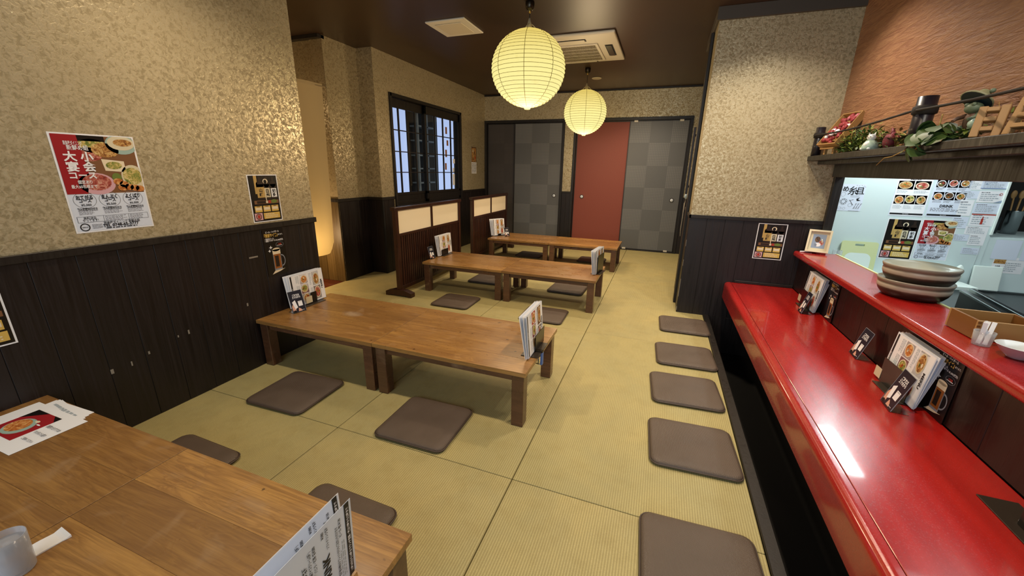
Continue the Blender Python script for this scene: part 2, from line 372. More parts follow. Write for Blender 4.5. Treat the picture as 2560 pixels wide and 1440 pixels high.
def planks(parent, fixed, along, a0, a1, z0, z1, w, th, side, m='plank_black'):
    """vertical boards: along 'x' or 'y', face at coordinate fixed, growing towards side"""
    n = max(1, round((a1-a0)/w)); w = (a1-a0)/n
    f0, f1 = sorted((fixed-side*.02, fixed+side*th*.45))
    bx('backing_board', 'dark_gap', (a0, f0, z0) if along == 'x' else (f0, a0, z0), (a1, f1, z1) if along == 'x' else (f1, a1, z1), parent, 0)
    for k in range(n):
        p, q = a0+k*w+.0012, a0+(k+1)*w-.0012; d = random.uniform(0, .0015)
        f0, f1 = sorted((fixed-side*.02, fixed+side*(th-d)))
        o = bx('plank', m, (p, f0, z0) if along == 'x' else (f0, p, z0), (q, f1, z1) if along == 'x' else (f1, q, z1), parent, .001)
# left partition
wl = struct(bx('wall_left', 'wallpaper_gold', (XL-.16, YF, -.05), (XL, 2.28, CE), bevel=.001))
planks(wl, XL, 'y', YF, 2.276, 0.002, .915, .152, .006, 1)
bx('cap_rail', 'trim_black', (XL-.01, YF, .915), (XL+.016, 2.288, .95), wl, .002)
mat('scuff', '8a8276', .7)
for y, z, a, b in ((.94, .33, .006, .012), (1.02, .335, .003, .012), (1.10, .36, .004, .008), (1.30, .40, .004, .012), (1.245, .395, .003, .006), (1.66, .45, .005, .01), (1.755, .745, .03, .005)):
    bx('scuff_mark', 'scuff', (XL+.0055, y-a, z-b), (XL+.0064, y+a, z+b), wl, 0)
# wall A beside the corridor, with its end post
wa = struct(bx('wall_passage', 'wallpaper_gold', (-3.60, 3.58, -.05), (-3.44, YJ+.1, CE), bevel=.001))
planks(wa, -3.44, 'y', 3.582, YJ, .002, .93, .16, .006, 1)
bx('cap_rail', 'trim_black', (-3.46, 3.575, .93), (-3.426, YJ, .965), wa, .002)
wc = struct(bx('wall_corridor', 'wallpaper_gold', (-5.2, 3.59, -.05), (-3.601, 3.75, CE), bevel=.001))
planks(wc, 3.585, 'x', -5.0, -3.442, -.01, .93, .16, .006, -1, 'corridor_plank') if False else None
stained('corridor_plank', '54421f', '6b5630', .4)
planks(wc, 3.58, 'x', -5.0, -3.442, -.01, .93, .13, .012, -1, 'corridor_plank')
bx('cap_rail', 'trim_black', (-5.0, 3.555, .93), (-3.42, 3.60, .965), wc, .002)
bx('header_rail', 'trim_black', (-5.0, 3.53, 2.565), (-3.44, 3.62, CE), wc, .002)
struct(bx('wall_corridor_end', 'wallpaper_gold', (-5.25, 2.2, -.05), (-5.2, 3.75, CE), bevel=0))
struct(bx('wall_corridor_back', 'wallpaper_gold', (-5.2, 2.12, -.05), (XL-.16, 2.28, CE), bevel=0))
# wall B with the lattice window
wb = bmesh.new()
WY0, WY1, WZ0, WZ1 = 4.335, 6.16, .845, 2.175
box(wb, XB-.12, YJ, -.05, XB, WY0, CE); box(wb, XB-.12, WY1, -.05, XB, YB+.1, CE)
box(wb, XB-.12, WY0, -.05, XB, WY1, WZ0); box(wb, XB-.12, WY0, WZ1, XB, WY1, CE)
box(wb, -3.60, YJ, -.05, XB-.12, YJ+.12, CE)
wb = struct(build('wall_left_rear', wb, 'wallpaper_gold'))
planks(wb, YJ, 'x', -3.44, XB+.006, .002, .93, .11, .006, -1)
planks(wb, XB, 'y', YJ-.006, WY0-.03, .002, .93, .14, .006, 1)
planks(wb, XB, 'y', WY0-.03, WY1+.03, .002, WZ0-.03, .155, .006, 1)
planks(wb, XB, 'y', WY1+.03, YB, .002, .93, .155, .006, 1)
bx('cap_rail', 'trim_black', (-3.44, YJ-.016, .93), (XB+.015, YJ+.01, .965), wb, .002)
bx('cap_rail', 'trim_black', (XB-.01, YJ-.015, .93), (XB+.016, WY0-.02, .965), wb, .002)
bx('cap_rail', 'trim_black', (XB-.01, WY1+.03, .93), (XB+.016, YB, .965), wb, .002)
# back wall
bw = bmesh.new(); Y2 = YB+.14
D0, D1, D2, D3 = -3.2, -1.735, -1.515, .29
HZ = 2.135
box(bw, XB-.1, YB, HZ, 1.0, Y2, CE); box(bw, D1, YB, -.05, D2, Y2, HZ); box(bw, D3, YB, -.05, 1.0, Y2, HZ)
box(bw, XB-.1, YB+.1, -.05, 1.0, Y2+.03, HZ)
bw = struct(build('wall_back', bw, 'wallpaper_gold'))
planks(bw, YB, 'x', D1+.03, D2-.03, .002, .935, .085, .005, -1)
planks(bw, YB, 'x', D3+.03, .62, .002, .935, .1, .005, -1)
bx('cap_rail', 'trim_black', (D1+.02, YB-.012, .935), (D2-.02, YB, .965), bw, .002)
bx('crown_rail', 'trim_black', (XB, YB-.02, CE-.025), (.6, YB, CE), bw, .002)
for i, (a, b) in enumerate(((D0, D1), (D2, D3))):
    bm = bmesh.new()
    box(bm, a-.03, YB-.018, HZ-.01, b+.03, YB+.1, HZ+.035)
    box(bm, a-.03, YB-.018, 0, a+.012, YB+.1, HZ-.01); box(bm, b-.012, YB-.018, 0, b+.03, YB+.1, HZ-.01)
    box(bm, a, YB-.018, 0.0, b, YB+.1, .012)
    struct(build('trim_%d' % (i+2), bm, 'frame_dark', None, .002))
# sliding doors
def sliding(n, x0, x1, y, m, pull=None, extra=None):
    w = x1-x0; z0, z1 = .013, HZ-.012
    bm = bmesh.new(); box(bm, .011, 0, z0+.012, w-.011, .018, z1-.012)
    d = struct(build('door_%d' % n, bm, m, None, .001)); d.location = (x0, y, 0)
    bm = bmesh.new(); box(bm, 0, -.004, z0, .013, .022, z1); build('edge_stile', bm, 'frame_dark', d, .001)
    bm = bmesh.new(); box(bm, w-.013, -.004, z0, w, .022, z1); build('edge_stile', bm, 'frame_dark', d, .001)
    bm = bmesh.new(); box(bm, .013, -.004, z0, w-.013, .022, z0+.014); build('bottom_rail', bm, 'frame_dark', d, .001)
    bm = bmesh.new(); box(bm, .013, -.004, z1-.014, w-.013, .022, z1); build('top_rail', bm, 'frame_dark', d, .001)
    if pull is not None:
        bm = bmesh.new(); lathe(bm, [(.0, .0), (.026, .0), (.027, .003), (.0335, .004), (.035, .0)], 24)
        h = build('finger_pull', bm, 'cable_dark', d); h.rotation_euler = (R(90), 0, 0); h.location = (pull-x0, -.0005, .88)
        bm = bmesh.new(); lathe(bm, [(0, .0052), (.0255, .0052), (.0255, .0005)], 24)
        c = build('pull_dish', bm, 'metal_white', h); c['label'] = 'pale metal dish in the pull'
    return d
sliding(1, D0+.013, -2.60, YB+.055, 'fusuma_dark')
sliding(2, -2.64, D1-.013, YB+.02, 'fusuma_grey', -1.855)
sliding(3, D2+.013, -.60, YB+.055, 'fusuma_red', -1.352)
d4 = sliding(4, -.632, D3-.013, YB+.02, 'fusuma_grey', .155)
for px, pz in ((-.535, .02), (.155, .02), (-.535, HZ-.03), (.155, HZ-.03)):
    bx('door_stopper', 'white_plastic', (px+.632-.03, -.017, pz-.008), (px+.632+.03, -.005, pz+.02), d4, .002)
# wall block on the right (pillar side and face)
pw = struct(bx('wall_right', 'wallpaper_gold', (PX0, PY, -.36), (1.335, PY+.9, 2.505), bevel=.001))
planks(pw, PY, 'x', PX0-.006, 1.30, .002, .925, .155, .006, -1)
planks(pw, PX0, 'y', PY-.004, PY+.9, .002, .925, .14, .006, -1)
bx('cap_rail', 'trim_black', (PX0-.014, PY-.018, .925), (1.318, PY+.005, .955), pw, .002)
bx('cap_rail', 'trim_black', (PX0-.016, PY-.018, .925), (PX0+.005, PY+.9, .955), pw, .002)
for z0, z1, w in ((.02, .06, .003), (.16, .34, .0025), (.47, .53, .002), (.66, .72, .002)):
    bx('worn_edge', 'scuff', (PX0-.0075, PY-.0072, z0), (PX0-.0075+w*1.5, PY-.0062, z1), pw, 0)
bx('lower_panel', 'plank_black', (.553, PY-.005, -.36), (1.30, PY+.001, 0.0), pw, 0)
mat('trim_grey', '4a443c', .5)
struct(bx('trim_4', 'trim_grey', (PX0-.02, PY-.02, 2.505), (1.36, PY+.92, CE), bevel=.002))
struct(bx('trim_5', 'trim_black', (PX0-.028, PY+.30, 0.0), (PX0-.004, PY+.42, 2.505), bevel=.002))
struct(bx('wall_recess', 'plank_black', (.62, PY+.42, -.05), (.70, 7.3, CE), bevel=0))
# brown plaster wall over the kitchen opening, header and post
struct(bx('wall_kitchen_front', 'brown_plaster', (1.23, YF, 1.46), (1.36, PY, CE), bevel=0))
struct(bx('trim_6', 'trim_black', (1.262, YF, 1.31), (1.34, PY-.03, 1.46), bevel=.003))
struct(bx('trim_7', 'trim_black', (1.285, PY-.035, .60), (1.35, PY+.02, 1.46), bevel=.003))
wk = struct(bx('wall_counter', 'plank_black', (1.192, YF, -.36), (1.40, PY, .652), bevel=0))
stained('counter_panel_wood', '1a0f0d', '26120f', .35)
n = 22; L = (PY-YF)/n
for k in range(n):
    bx('plank', 'counter_panel_wood', (1.18, YF+k*L+.001, .36), (1.20, YF+(k+1)*L-.001, .651), wk, .002)
# kitchen shell
kw = bmesh.new()
KY = 4.28
box(kw, 1.335, KY, -.36, 2.50, KY+.12, 2.45)
kw = struct(build('wall_kitchen', kw, 'white_board'))
bx('edge_strip', 'board_white', (2.49, KY-.012, .89), (2.505, KY+.10, 2.45), kw, .002)
bx('joint_strip', 'kitchen_grey', (2.462, KY-.003, .30), (2.466, KY+.002, .80), kw, 0)
struct(bx('wall_kitchen_low', 'white_board', (2.50, KY+.005, -.36), (4.0, KY+.12, .872), bevel=.002))
struct(bx('wall_kitchen_side', 'kitchen_grey', (3.9, YF, -.36), (4.0, 5.4, 2.5), bevel=0))
struct(bx('wall_kitchen_rear', 'dark_grey', (2.4, 5.3, -.36), (4.0, 5.4, 2.5), bevel=0))
struct(bx('wall_kitchen_niche', 'dark_grey', (2.45, KY+.12, -.36), (2.5, 5.3, 2.5), bevel=0))
# behind the photographer
bm = bmesh.new()
box(bm, -2.6, YF-.1, -.6, -2.2, YF, CE); box(bm, 1.1, YF-.1, -.6, 4.0, YF, CE); box(bm, -2.2, YF-.1, -.6, 1.1, YF, .5); box(bm, -2.2, YF-.1, 2.45, 1.1, YF, CE)
struct(build('wall_front', bm, 'wallpaper_gold'))

# ------------------------------------------------------------------ lattice window (two glazed sashes)
win = struct(bx('window_1', 'frame_dark', (XB-.10, WY0, WZ1-.028), (XB+.022, WY1, WZ1+.012), bevel=.002))
bx('frame_side', 'frame_dark', (XB-.10, WY0-.006, WZ0-.01), (XB+.022, WY0+.03, WZ1+.012), win, .002)
bx('frame_side', 'frame_dark', (XB-.10, WY1-.03, WZ0-.01), (XB+.022, WY1+.012, WZ1+.012), win, .002)
bx('sill', 'frame_dark', (XB-.10, WY0-.006, WZ0-.028), (XB+.03, WY1+.012, WZ0+.002), win, .002)
def sash(y0, y1, x):
    s = bx('sash', 'frame_dark', (x-.028, y0, WZ1-.135), (x, y1, WZ1-.03), win, .002)
    bx('lower_panel', 'frame_dark', (x-.022, y0+.035, WZ0+.01), (x-.006, y1-.035, .975), s, .001)
    bx('bottom_rail', 'frame_dark', (x-.028, y0, WZ0+.003), (x, y1, WZ0+.045), s, .002)
    bx('middle_rail', 'frame_dark', (x-.028, y0, .965), (x, y1, 1.0), s, .002)
    for a in (y0, y1-.035): bx('stile', 'frame_dark', (x-.028, a, WZ0+.003), (x, a+.035, WZ1-.03), s, .002)
    g0, g1, z0, z1 = y0+.035, y1-.035, 1.0, WZ1-.135
    for k in range(1, 4):
        yy = g0+(g1-g0)*k/4; bx('muntin', 'frame_dark', (x-.022, yy-.011, z0), (x-.004, yy+.011, z1), s, .001)
        zz = z0+(z1-z0)*k/4; bx('muntin', 'frame_dark', (x-.021, g0, zz-.006), (x-.005, g1, zz+.006), s, .001)
    for i in range(4):
        for j in range(4):
            a, b = g0+(g1-g0)*i/4, g0+(g1-g0)*(i+1)/4; c, d = z0+(z1-z0)*j/4, z0+(z1-z0)*(j+1)/4
            bm = bmesh.new(); f = bm.faces.new([bm.verts.new((x-.013, *p)) for p in ((a, c), (b, c), (b, d), (a, d))])
            build('pane', bm, 'window_glass', s)
    return s
sash(WY0+.025, 5.165, XB-.045); s2 = sash(5.115, WY1-.028, XB-.004)
for y, z0, z1, w in ((5.93, 1.06, 1.235, .07), (5.93, 1.265, 1.33, .05), (5.95, 1.40, 1.47, .06)):
    bx('note', 'paper_white', (XB-.016, y-w/2, z0), (XB-.0145, y+w/2, z1), s2, 0)
for y, z0, z1 in ((5.73, 1.83, 1.93), (5.76, 1.66, 1.74), (5.71, 1.49, 1.60), (5.69, 1.30, 1.40)):
    bx('paper_scrap', 'brown_card', (XB-.016, y-.03, z0), (XB-.0145, y+.022, z1), s2, 0)
# the entrance hall seen through the panes
struct(bx('wall_entrance', 'dark_grey', (-5.2, 4.4, -.05), (-5.1, 9.6, CE), bevel=0))
struct(bx('wall_entrance_end', 'dark_grey', (-5.2, 9.6, -.05), (XB-.1, 9.7, CE), bevel=0))
struct(bx('floor_entrance', 'dark_grey', (-5.2, 4.2, -.25), (XB-.12, 9.6, -.15), bevel=0))
struct(bx('ceiling_entrance', 'dark_grey', (-5.2, 4.2, CE), (XB-.12, 9.6, CE+.1), bevel=0))
t = thing('glazed_door', 'bright frosted glass doors with daylight seen through lattice window', 'door', (-5.05, 7.0, -.15))
t['kind'] = 'structure'; t.name = 'door_5'; del t['category']
for y0, y1 in ((-.42, .36), (1.48, 2.28), (2.36, 2.44)):
    bx('bright_pane', 'daylight_panel', (-.02, y0, .2), (0, y1, 2.68), t, 0)
    bx('door_stile', 'frame_dark', (-.04, y0-.06, 0), (.015, y0-.002, 2.72), t, .002)
rk = thing('shoe_rack', 'dark open rack with pale rungs seen through lattice window', 'rack', (-4.0, 6.36, -.15))
for dy in (-.27, .02, .29):
    bx('post', 'rack_blue', (-.02, dy-.02, 0), (.02, dy+.02, 2.5), rk, .002)
for z in (.6, .9, 1.22, 1.46, 1.68, 1.92, 2.15, 2.4):
    bx('shelf', 'rack_blue', (-.16, -.25, z-.012), (.02, .27, z+.012), rk, .001)
bx('backing', 'dark_gap', (-.19, -.29, 0), (-.165, .31, 2.5), rk, 0)

# ------------------------------------------------------------------ low tables
TH = .33
def table_proto(w, d=.65):
    t = thing('low_table', 'x', 'table', (0, 0, 0), 0, 'low wooden tables on the tatami')
    cuts = [0, .155, .335, .49, d]
    for a, b in zip(cuts, cuts[1:]):
        o = bx('board', 'table_top_wood', (-w/2, a-(a+b)/2+.00015, -.024), (w/2, b-(a+b)/2-.00015, 0), t, .0007)
        o.location = (0, (a+b)/2, TH)
    for sx in (-1, 1):
        for y in (.045, d-.045):
            o = bx('leg', 'table_leg_wood', (-.033, -.033, 0), (.033, .033, .306), t, .003); o.location = (sx*(w/2-.046), y, 0)
    for y in (.04, d-.04): bx('apron', 'table_leg_wood', (-w/2+.079, y-.011, .262), (w/2-.079, y+.011, .306), t, .001)
    for sx in (-1, 1): bx('apron', 'table_leg_wood', (sx*(w/2-.04)-.011, .078, .262), (sx*(w/2-.04)+.011, d-.078, .306), t, .001)
    return t
WL, WR = .94, .955
pl, pr = table_proto(WL), table_proto(WR)
rows = [(.064, -.550, ('nearest low table at lower left carrying the water glass', 'nearest low table at lower left with large menu at its end')),
        (1.695, -.542, ('low table against left partition with pale worn patch on top', 'low table beside the aisle in second row with menu clamp')),
        (3.61, -.490, ('low table beside the nearer paper-panelled screen', 'low table end by the aisle in third row with menus edge-on')),
        (5.36, -.480, ('farthest low table beside the farther paper-panelled screen', 'farthest low table by the aisle before red sliding door'))]
for i, (y, xr, lab) in enumerate(rows):
    for k, (P, w) in enumerate(((pl, WL), (pr, WR))):
        x = xr-w/2 if k else xr-WR-.003-WL/2
        if i == 0: P.location = (x, y, 0); P['label'] = lab[k]
        else:
            T = dup(P, (x, y, 0), None, lab[k])
            if i == 1 and k == 0:
                wp = bmesh.new(); wp.faces.new([wp.verts.new((.11*math.cos(q*.449)*(1+.12*math.sin(q*2.1)), .062*math.sin(q*.449)*(1+.15*math.cos(q*1.7)), 0)) for q in range(14)])
                wo = build('worn_patch', wp, 'worn_patch', T, 0, 1, (.03, .34, TH+.0004)); wo['label'] = 'pale worn patch'

# ------------------------------------------------------------------ floor cushions
def rrect(w, d, r, n=5):
    out = []
    for cx, cy, a0 in ((w/2-r, d/2-r, 0), (-w/2+r, d/2-r, 90), (-w/2+r, -d/2+r, 180), (w/2-r, -d/2+r, 270)):
        for k in range(n+1):
            a = R(a0+90*k/n); out.append((cx+r*math.cos(a), cy+r*math.sin(a)))
    return out
def cushion_proto(w, d, h=.026, seed=0):
    rnd = random.Random(seed)
    t = thing('floor_cushion', 'x', 'cushion', (0, 0, 0), 0, 'thin brown floor cushions')
    bm = bmesh.new(); rings = []
    for ins, z in ((.010, 0), (.002, .006), (0, h*.45), (.004, h*.8), (.014, h*.98), (.045, h*1.04), (.11, h*1.06)):
        pts = rrect(w-2*ins, d-2*ins, max(.012, .042-ins*.3))
        rings.append([bm.verts.new((x, y, z)) for x, y in pts])
    n = len(rings[0])
    for A, B in zip(rings, rings[1:]):
        for k in range(n):
            f = bm.faces.new((A[k], A[(k+1) % n], B[(k+1) % n], B[k])); f.smooth = True
    f = bm.faces.new(rings[-1]); f.smooth = True; bm.faces.new(rings[0][::-1])
    c = build('cover', bm, 'cushion_vinyl', t)
    bm = bmesh.new(); pts = rrect(w+.003, d+.003, .042, 6); pts.append(pts[0])
    tube(bm, [(x, y, h*.45) for x, y in pts], .0032, 6, cap=False); build('piping', bm, 'cushion_piping', t)
    return t
cp = cushion_proto(.40, .375)
cush = [(.313, 3.61, 2, 'cushion farthest up the row beside the red counter'), (.296, 2.955, 3, 'second farthest cushion in row beside the red counter'),
        (.276, 2.43, 4, 'middle one of five cushions beside the red counter'), (.284, 1.87, 3, 'second nearest cushion in row beside the red counter'),
        (.276, 1.19, 3, 'nearest cushion beside the red counter cut by frame bottom'),
        (-1.932, 1.515, 2, 'cushion in front of second-row table nearer the left partition'), (-1.05, 1.545, 1, 'cushion in front of second-row table nearer the aisle'),
        (-1.905, .825, -1, 'cushion half hidden behind nearest table toward left partition'), (-1.03, .825, -1, 'cushion half hidden behind nearest table by big menu'),
        (-1.862, 3.40, 1, 'small cushion in front of third-row table near the screen foot'), (-.915, 3.38, 1, 'cushion in front of third-row table behind the menu clamp'),
        (-1.905, 4.31, 1, 'cushion behind third-row table seen between legs near screen'), (-.90, 4.31, -2, 'cushion behind third-row table seen between legs near aisle'),
        (-1.89, 5.95, 0, 'cushion under farthest table row toward the far screen'), (-.90, 5.96, 0, 'cushion under farthest table row toward the aisle')]
for i, (x, y, a, lab) in enumerate(cush):
    if i == 0: cp.location = (x, y, .0005); cp.rotation_euler[2] = R(a); cp['label'] = lab
    else: dup(cp, (x, y, .0005), R(a), lab)

# ------------------------------------------------------------------ red counter and service ledge
ct = thing('red_counter', 'long low red lacquered counter along the right side', 'counter', (0, 0, 0))
o = bx('worktop', 'red_lacquer', (.6925, YF+.02, .317), (1.178, PY-.012, .357), ct, .0015)
bm = bmesh.new(); box(bm, .640, YF+.02, .205, .6895, PY-.012, .3575)
bm.edges.ensure_lookup_table()
es = [e for e in bm.edges if all(abs(v.co.z-.3575) < 1e-5 and abs(v.co.x-.640) < 1e-5 for v in e.verts)]
bmesh.ops.bevel(bm, geom=es, offset=.030, segments=6, profile=.5, affect='EDGES')
for f in bm.faces: f.smooth = False
build('front_edge', bm, 'red_lacquer', ct, .0012)
for y in (-.6, .9, 2.4, 3.9):
    bx('bracket', 'plank_black', (.70, y-.03, .10), (1.178, y+.03, .316), ct, .002)
tr = struct(bx('trim_8', 'trim_black', (.716, PY-.022, .3585), (1.175, PY-.007, .382), bevel=.002))
ut = thing('service_ledge', 'upper red lacquered ledge along the kitchen opening', 'ledge', (0, 0, 0))
bm = bmesh.new(); box(bm, 1.125, YF+.02, .648, 1.178, PY-.02, .694)
es = [e for e in bm.edges if all(abs(v.co.x-1.125) < 1e-5 for v in e.verts) and abs(e.verts[0].co.y-e.verts[1].co.y) > 1]
bmesh.ops.bevel(bm, geom=es, offset=.016, segments=4, profile=.5, affect='EDGES')
build('front_edge', bm, 'red_lacquer', ut, .001)
bx('ledge_top', 'red_lacquer', (1.1795, YF+.02, .653), (1.415, PY-.04, .692), ut, .0015)
bx('back_strip', 'board_yellow', (1.4155, YF+.02, .655), (1.428, PY-.04, .696), ut, .001)

# ------------------------------------------------------------------ standing screens
def screen(y0, y1, lab, proto=None):
    L = y1-y0
    t = thing('standing_screen', lab, 'screen', (-2.515, y0, 0), 0, 'low wooden screens with paper panels')
    for y in (0, L-.045): bx('post', 'screen_wood', (-.0225, y, .05), (.0225, y+.045, .915), t, .003)
    bx('top_rail', 'screen_wood', (-.028, -.02, .9), (.028, L+.02, .935), t, .003)
    bx('middle_rail', 'screen_wood', (-.016, .045, .635), (.016, L-.045, .663), t, .002)
    bx('bottom_rail', 'screen_wood', (-.016, .045, .06), (.016, L-.045, .10), t, .002)
    m = L/2; bx('divider', 'screen_wood', (-.016, m-.018, .663), (.016, m+.018, .9), t, .002)
    for a, b in ((.045, m-.018), (m+.018, L-.045)):
        bx('paper_panel', 'shoji_paper', (-.006, a, .663), (.006, b, .9), t, .0005)
    bx('back_board', 'screen_wood', (-.006, .045, .10), (0.0, L-.045, .635), t, .0005)
    n = 34; w = (L-.09)/n
    for k in range(n):
        bx('slat', 'screen_wood', (0.0, .045+k*w+.006, .10), (.011, .045+(k+1)*w-.006, .635), t, .002)
    for y in (.022, L-.022):
        bm = bmesh.new(); pr = [(-.16, 0), (-.16, .045), (-.07, .072), (.07, .072), (.16, .045), (.16, 0), (.12, 0), (.10, .012), (-.10, .012), (-.12, 0)]
        A = [bm.verts.new((x, y-.035, z)) for x, z in pr]; B = [bm.verts.new((x, y+.035, z)) for x, z in pr]
        k = len(pr)
        for i in range(k): bm.faces.new((A[i], A[(i+1) % k], B[(i+1) % k], B[i]))
        bm.faces.new(A[::-1]); bm.faces.new(B); bmesh.ops.triangulate(bm, faces=[f for f in bm.faces if len(f.verts) > 4])
        build('foot', bm, 'screen_wood', t)
    return t
screen(3.335, 4.725, 'nearer wooden screen with two cream paper panels at third-row table')
screen(5.10, 6.455, 'farther wooden screen with two cream paper panels by back wall')

# ------------------------------------------------------------------ paper lanterns
def lantern(x, y, zc, rx, rz, lab, zcan):
    t = thing('paper_lantern', lab, 'lantern', (x, y, zc), R(12), 'round paper lanterns')
    n = 26; prof = [(.035, rz*1.0)]
    a0 = math.radians(14)
    P = []
    for k in range(n+1):
        a = a0+(math.pi-2*a0*.8)*k/n
        P.append((rx*math.sin(a), rz*math.cos(a)))
    for k, (r, z) in enumerate(P):
        prof.append((r, z))
        if k < n:
            r2, z2 = P[k+1]; mx, mz = (r+r2)/2, (z+z2)/2; L = math.hypot(mx, mz)
            prof.append((mx*(1+.006/L), mz*(1+.006/L)))
    prof.append((P[-1][0]*.62, P[-1][1]-.012)); prof.append((P[-1][0]*.55, P[-1][1]-.022))
    bm = bmesh.new(); lathe(bm, prof[1:], 48); build('paper_shade', bm, 'lantern_paper', t)
    bm = bmesh.new()
    for r, z in P:
        pts = [((r+.001)*math.cos(2*math.pi*k/40), (r+.001)*math.sin(2*math.pi*k/40), z) for k in range(41)]
        tube(bm, pts, .0015, 4, cap=False)
    o = build('rib', bm, 'lantern_rib', t); o['kind'] = 'stuff'
    for q in range(8):
        a = q*math.pi/4; bm = bmesh.new()
        tube(bm, [((r+.0012)*math.cos(a), (r+.0012)*math.sin(a), z) for r, z in prof[1:-2]], .0019, 4); build('meridian_cord', bm, 'lantern_rib', t)
    zt = P[0][1]; top = zcan-zc
    bm = bmesh.new(); tube(bm, [(0, 0, top-.03), (0, 0, zt+.055)], .0035, 6); build('cord', bm, 'cable_dark', t)
    bm = bmesh.new(); lathe(bm, [(0, zt-.05), (.018, zt-.045), (.02, zt+.04), (.008, zt+.09), (0, zt+.092)], 16); build('bulb_holder', bm, 'cable_white', t)
    for q in range(3):
        a = q*2.1+.4; bm = bmesh.new()
        tube(bm, [(0, 0, zt+.06), (.03*math.cos(a), .03*math.sin(a), zt+.045), (.075*math.cos(a), .075*math.sin(a), zt+.012), (P[0][0]*math.cos(a), P[0][0]*math.sin(a), zt)], .003, 6)
        build('hanger_wire', bm, 'cable_white', t)
    bm = bmesh.new(); lathe(bm, [(0, top), (.035, top), (.037, top-.012), (.034, top-.045), (.02, top-.06), (.012, top-.062), (.010, top-.05)], 24); cn = build('canopy', bm, 'chrome_dark', t)
    bm = bmesh.new(); lathe(bm, [(.0095, top-.055), (.010, top-.072), (.004, top-.08), (0, top-.08)], 16); build('grommet', bm, 'brass', cn)
    l = lamp('lantern_bulb', 'POINT', (x, y, zc-.42), 24.0, kelvin(3000), shadow_soft_size=.16)
    return t
lantern(-1.163, 3.45, 2.118, .300, .285, 'larger-looking nearer round paper lantern glowing yellow', CE-.001)
lantern(-1.095, 5.67, 2.070, .275, .272, 'smaller-looking farther round paper lantern before back doors', CE-.001)

# ------------------------------------------------------------------ ceiling units
v = thing('ceiling_vent', 'flat white square vent panel in brown ceiling', 'vent', (-2.015, 3.785, CE))
bm = bmesh.new(); box(bm, -.20, -.205, -.014, .20, .205, -.0005); build('rim', bm, 'white_plastic', v, .003)
bm = bmesh.new(); box(bm, -.135, -.14, -.022, .135, .14, -.0145); build('cover_plate', bm, 'cream_plastic', v, .004)
ac = thing('ceiling_air_conditioner', 'white cassette air conditioner in ceiling behind near lantern', 'air conditioner', (-1.085, 4.775, CE))
bm = bmesh.new(); box(bm, -.49, -.50, -.03, .49, .50, -.0005); build('panel', bm, 'white_plastic', ac, .012, 2)
gx0, gx1, gy0, gy1 = -.29, .255, -.19, .385
bm = bmesh.new()
for a, b in (((gx0-.03, gy0-.03), (gx1+.03, gy0)), ((gx0-.03, gy1), (gx1+.03, gy1+.03)), ((gx0-.03, gy0), (gx0, gy1)), ((gx1, gy0), (gx1+.03, gy1))):
    box(bm, a[0], a[1], -.040, b[0], b[1], -.0305)
g = build('grille_frame', bm, 'white_plastic', ac, .002)
bx('grille_backing', 'dark_gap', (gx0, gy0, -.0325), (gx1, gy1, -.0305), g, 0)
bm = bmesh.new(); n = 42
for k in range(n):
    x = gx0+(gx1-gx0)*(k+.5)/n; box(bm, x-.003, gy0, -.040, x+.003, gy1, -.033)
o = build('grille_slat', bm, 'grille_slat', g); o['kind'] = 'stuff'
for k in range(1, 5):
    y = gy0+(gy1-gy0)*k/5; bx('grille_bar', 'white_plastic', (gx0, y-.006, -.041), (gx1, y+.006, -.0402), g, 0)
for x0, y0, x1, y1 in ((.345, -.14, .425, .27), (-.425, -.14, -.345, .27), (-.22, -.385, .19, -.305), (-.22, .425, .19, .48)):
    bx('air_slot', 'dark_gap', (x0, y0, -.0312), (x1, y1, -.0302), ac, 0)
    bm = bmesh.new(); v4 = box(bm, x0+.012, y0+.012, -.004, x1-.012, y1-.012, 0)
    o = build('air_vane', bm, 'white_plastic' if y0 > .4 or y0 < -.3 else 'steel_dark', ac, .002); o.location = (0, 0, -.0335)
rl = thing('recessed_light', 'small round ceiling downlight ring behind far lantern', 'ceiling light', (-1.076, 6.27, CE))
bm = bmesh.new(); lathe(bm, [(.045, -.001), (.068, -.001), (.070, -.006), (.062, -.010), (.047, -.006)], 28); build('trim_ring', bm, 'downlight_white', rl)
bm = bmesh.new(); lathe(bm, [(.0, -.002), (.044, -.002)], 24); build('lens', bm, 'label_cream', rl)

# ------------------------------------------------------------------ corridor curtain
cu = thing('door_curtain', 'long cream cloth curtain hanging in passage beyond partition', 'curtain', (-3.44, 3.53, 0))
bm = bmesh.new(); NX, NZ = 26, 20; z0, z1 = .375, 2.135
G = []
for j in range(NZ+1):
    v = j/NZ; row = []
    for i in range(NX+1):
        u = i/NX; yr = -(1-v)*.075; y = yr-(1-u)*1.05
        z = z0+(z1-z0)*v - (1-v)**12*(.05 if u > .94 else 0)*-(u-.94)*18 - .03*(1-u)*v
        if v == 0 and u > .9: z += (u-.9)**2*6
        row.append(bm.verts.new((.028*math.sin(u*17+v*.8)*(1-.45*v)*(1-.5*u), y, z)))
    G.append(row)
for j in range(NZ):
    for i in range(NX):
        f = bm.faces.new((G[j][i], G[j][i+1], G[j+1][i+1], G[j+1][i])); f.smooth = True
build('cloth', bm, 'cream_cloth', cu)
bm = bmesh.new(); tube(bm, [(-.012, .045, 2.115), (-.012, -1.1, 2.085)], .009, 10); build('rod', bm, 'cable_white', cu)
lm = thing('kitchen_strip_lamp', 'fluorescent strip lamp under the kitchen hood', 'lamp', (1.79, 3.90, 1.80))
for y in (-.3, .3): bx('hanger', 'white_plastic', (-.01, y-.01, .05), (.01, y+.01, .649), lm, .001)
bx('housing', 'white_plastic', (-.085, -.355, .006), (.085, .355, .05), lm, .004)
bx('tube_cover', 'strip_lamp', (-.07, -.34, -.012), (.07, .34, .005), lm, .003)
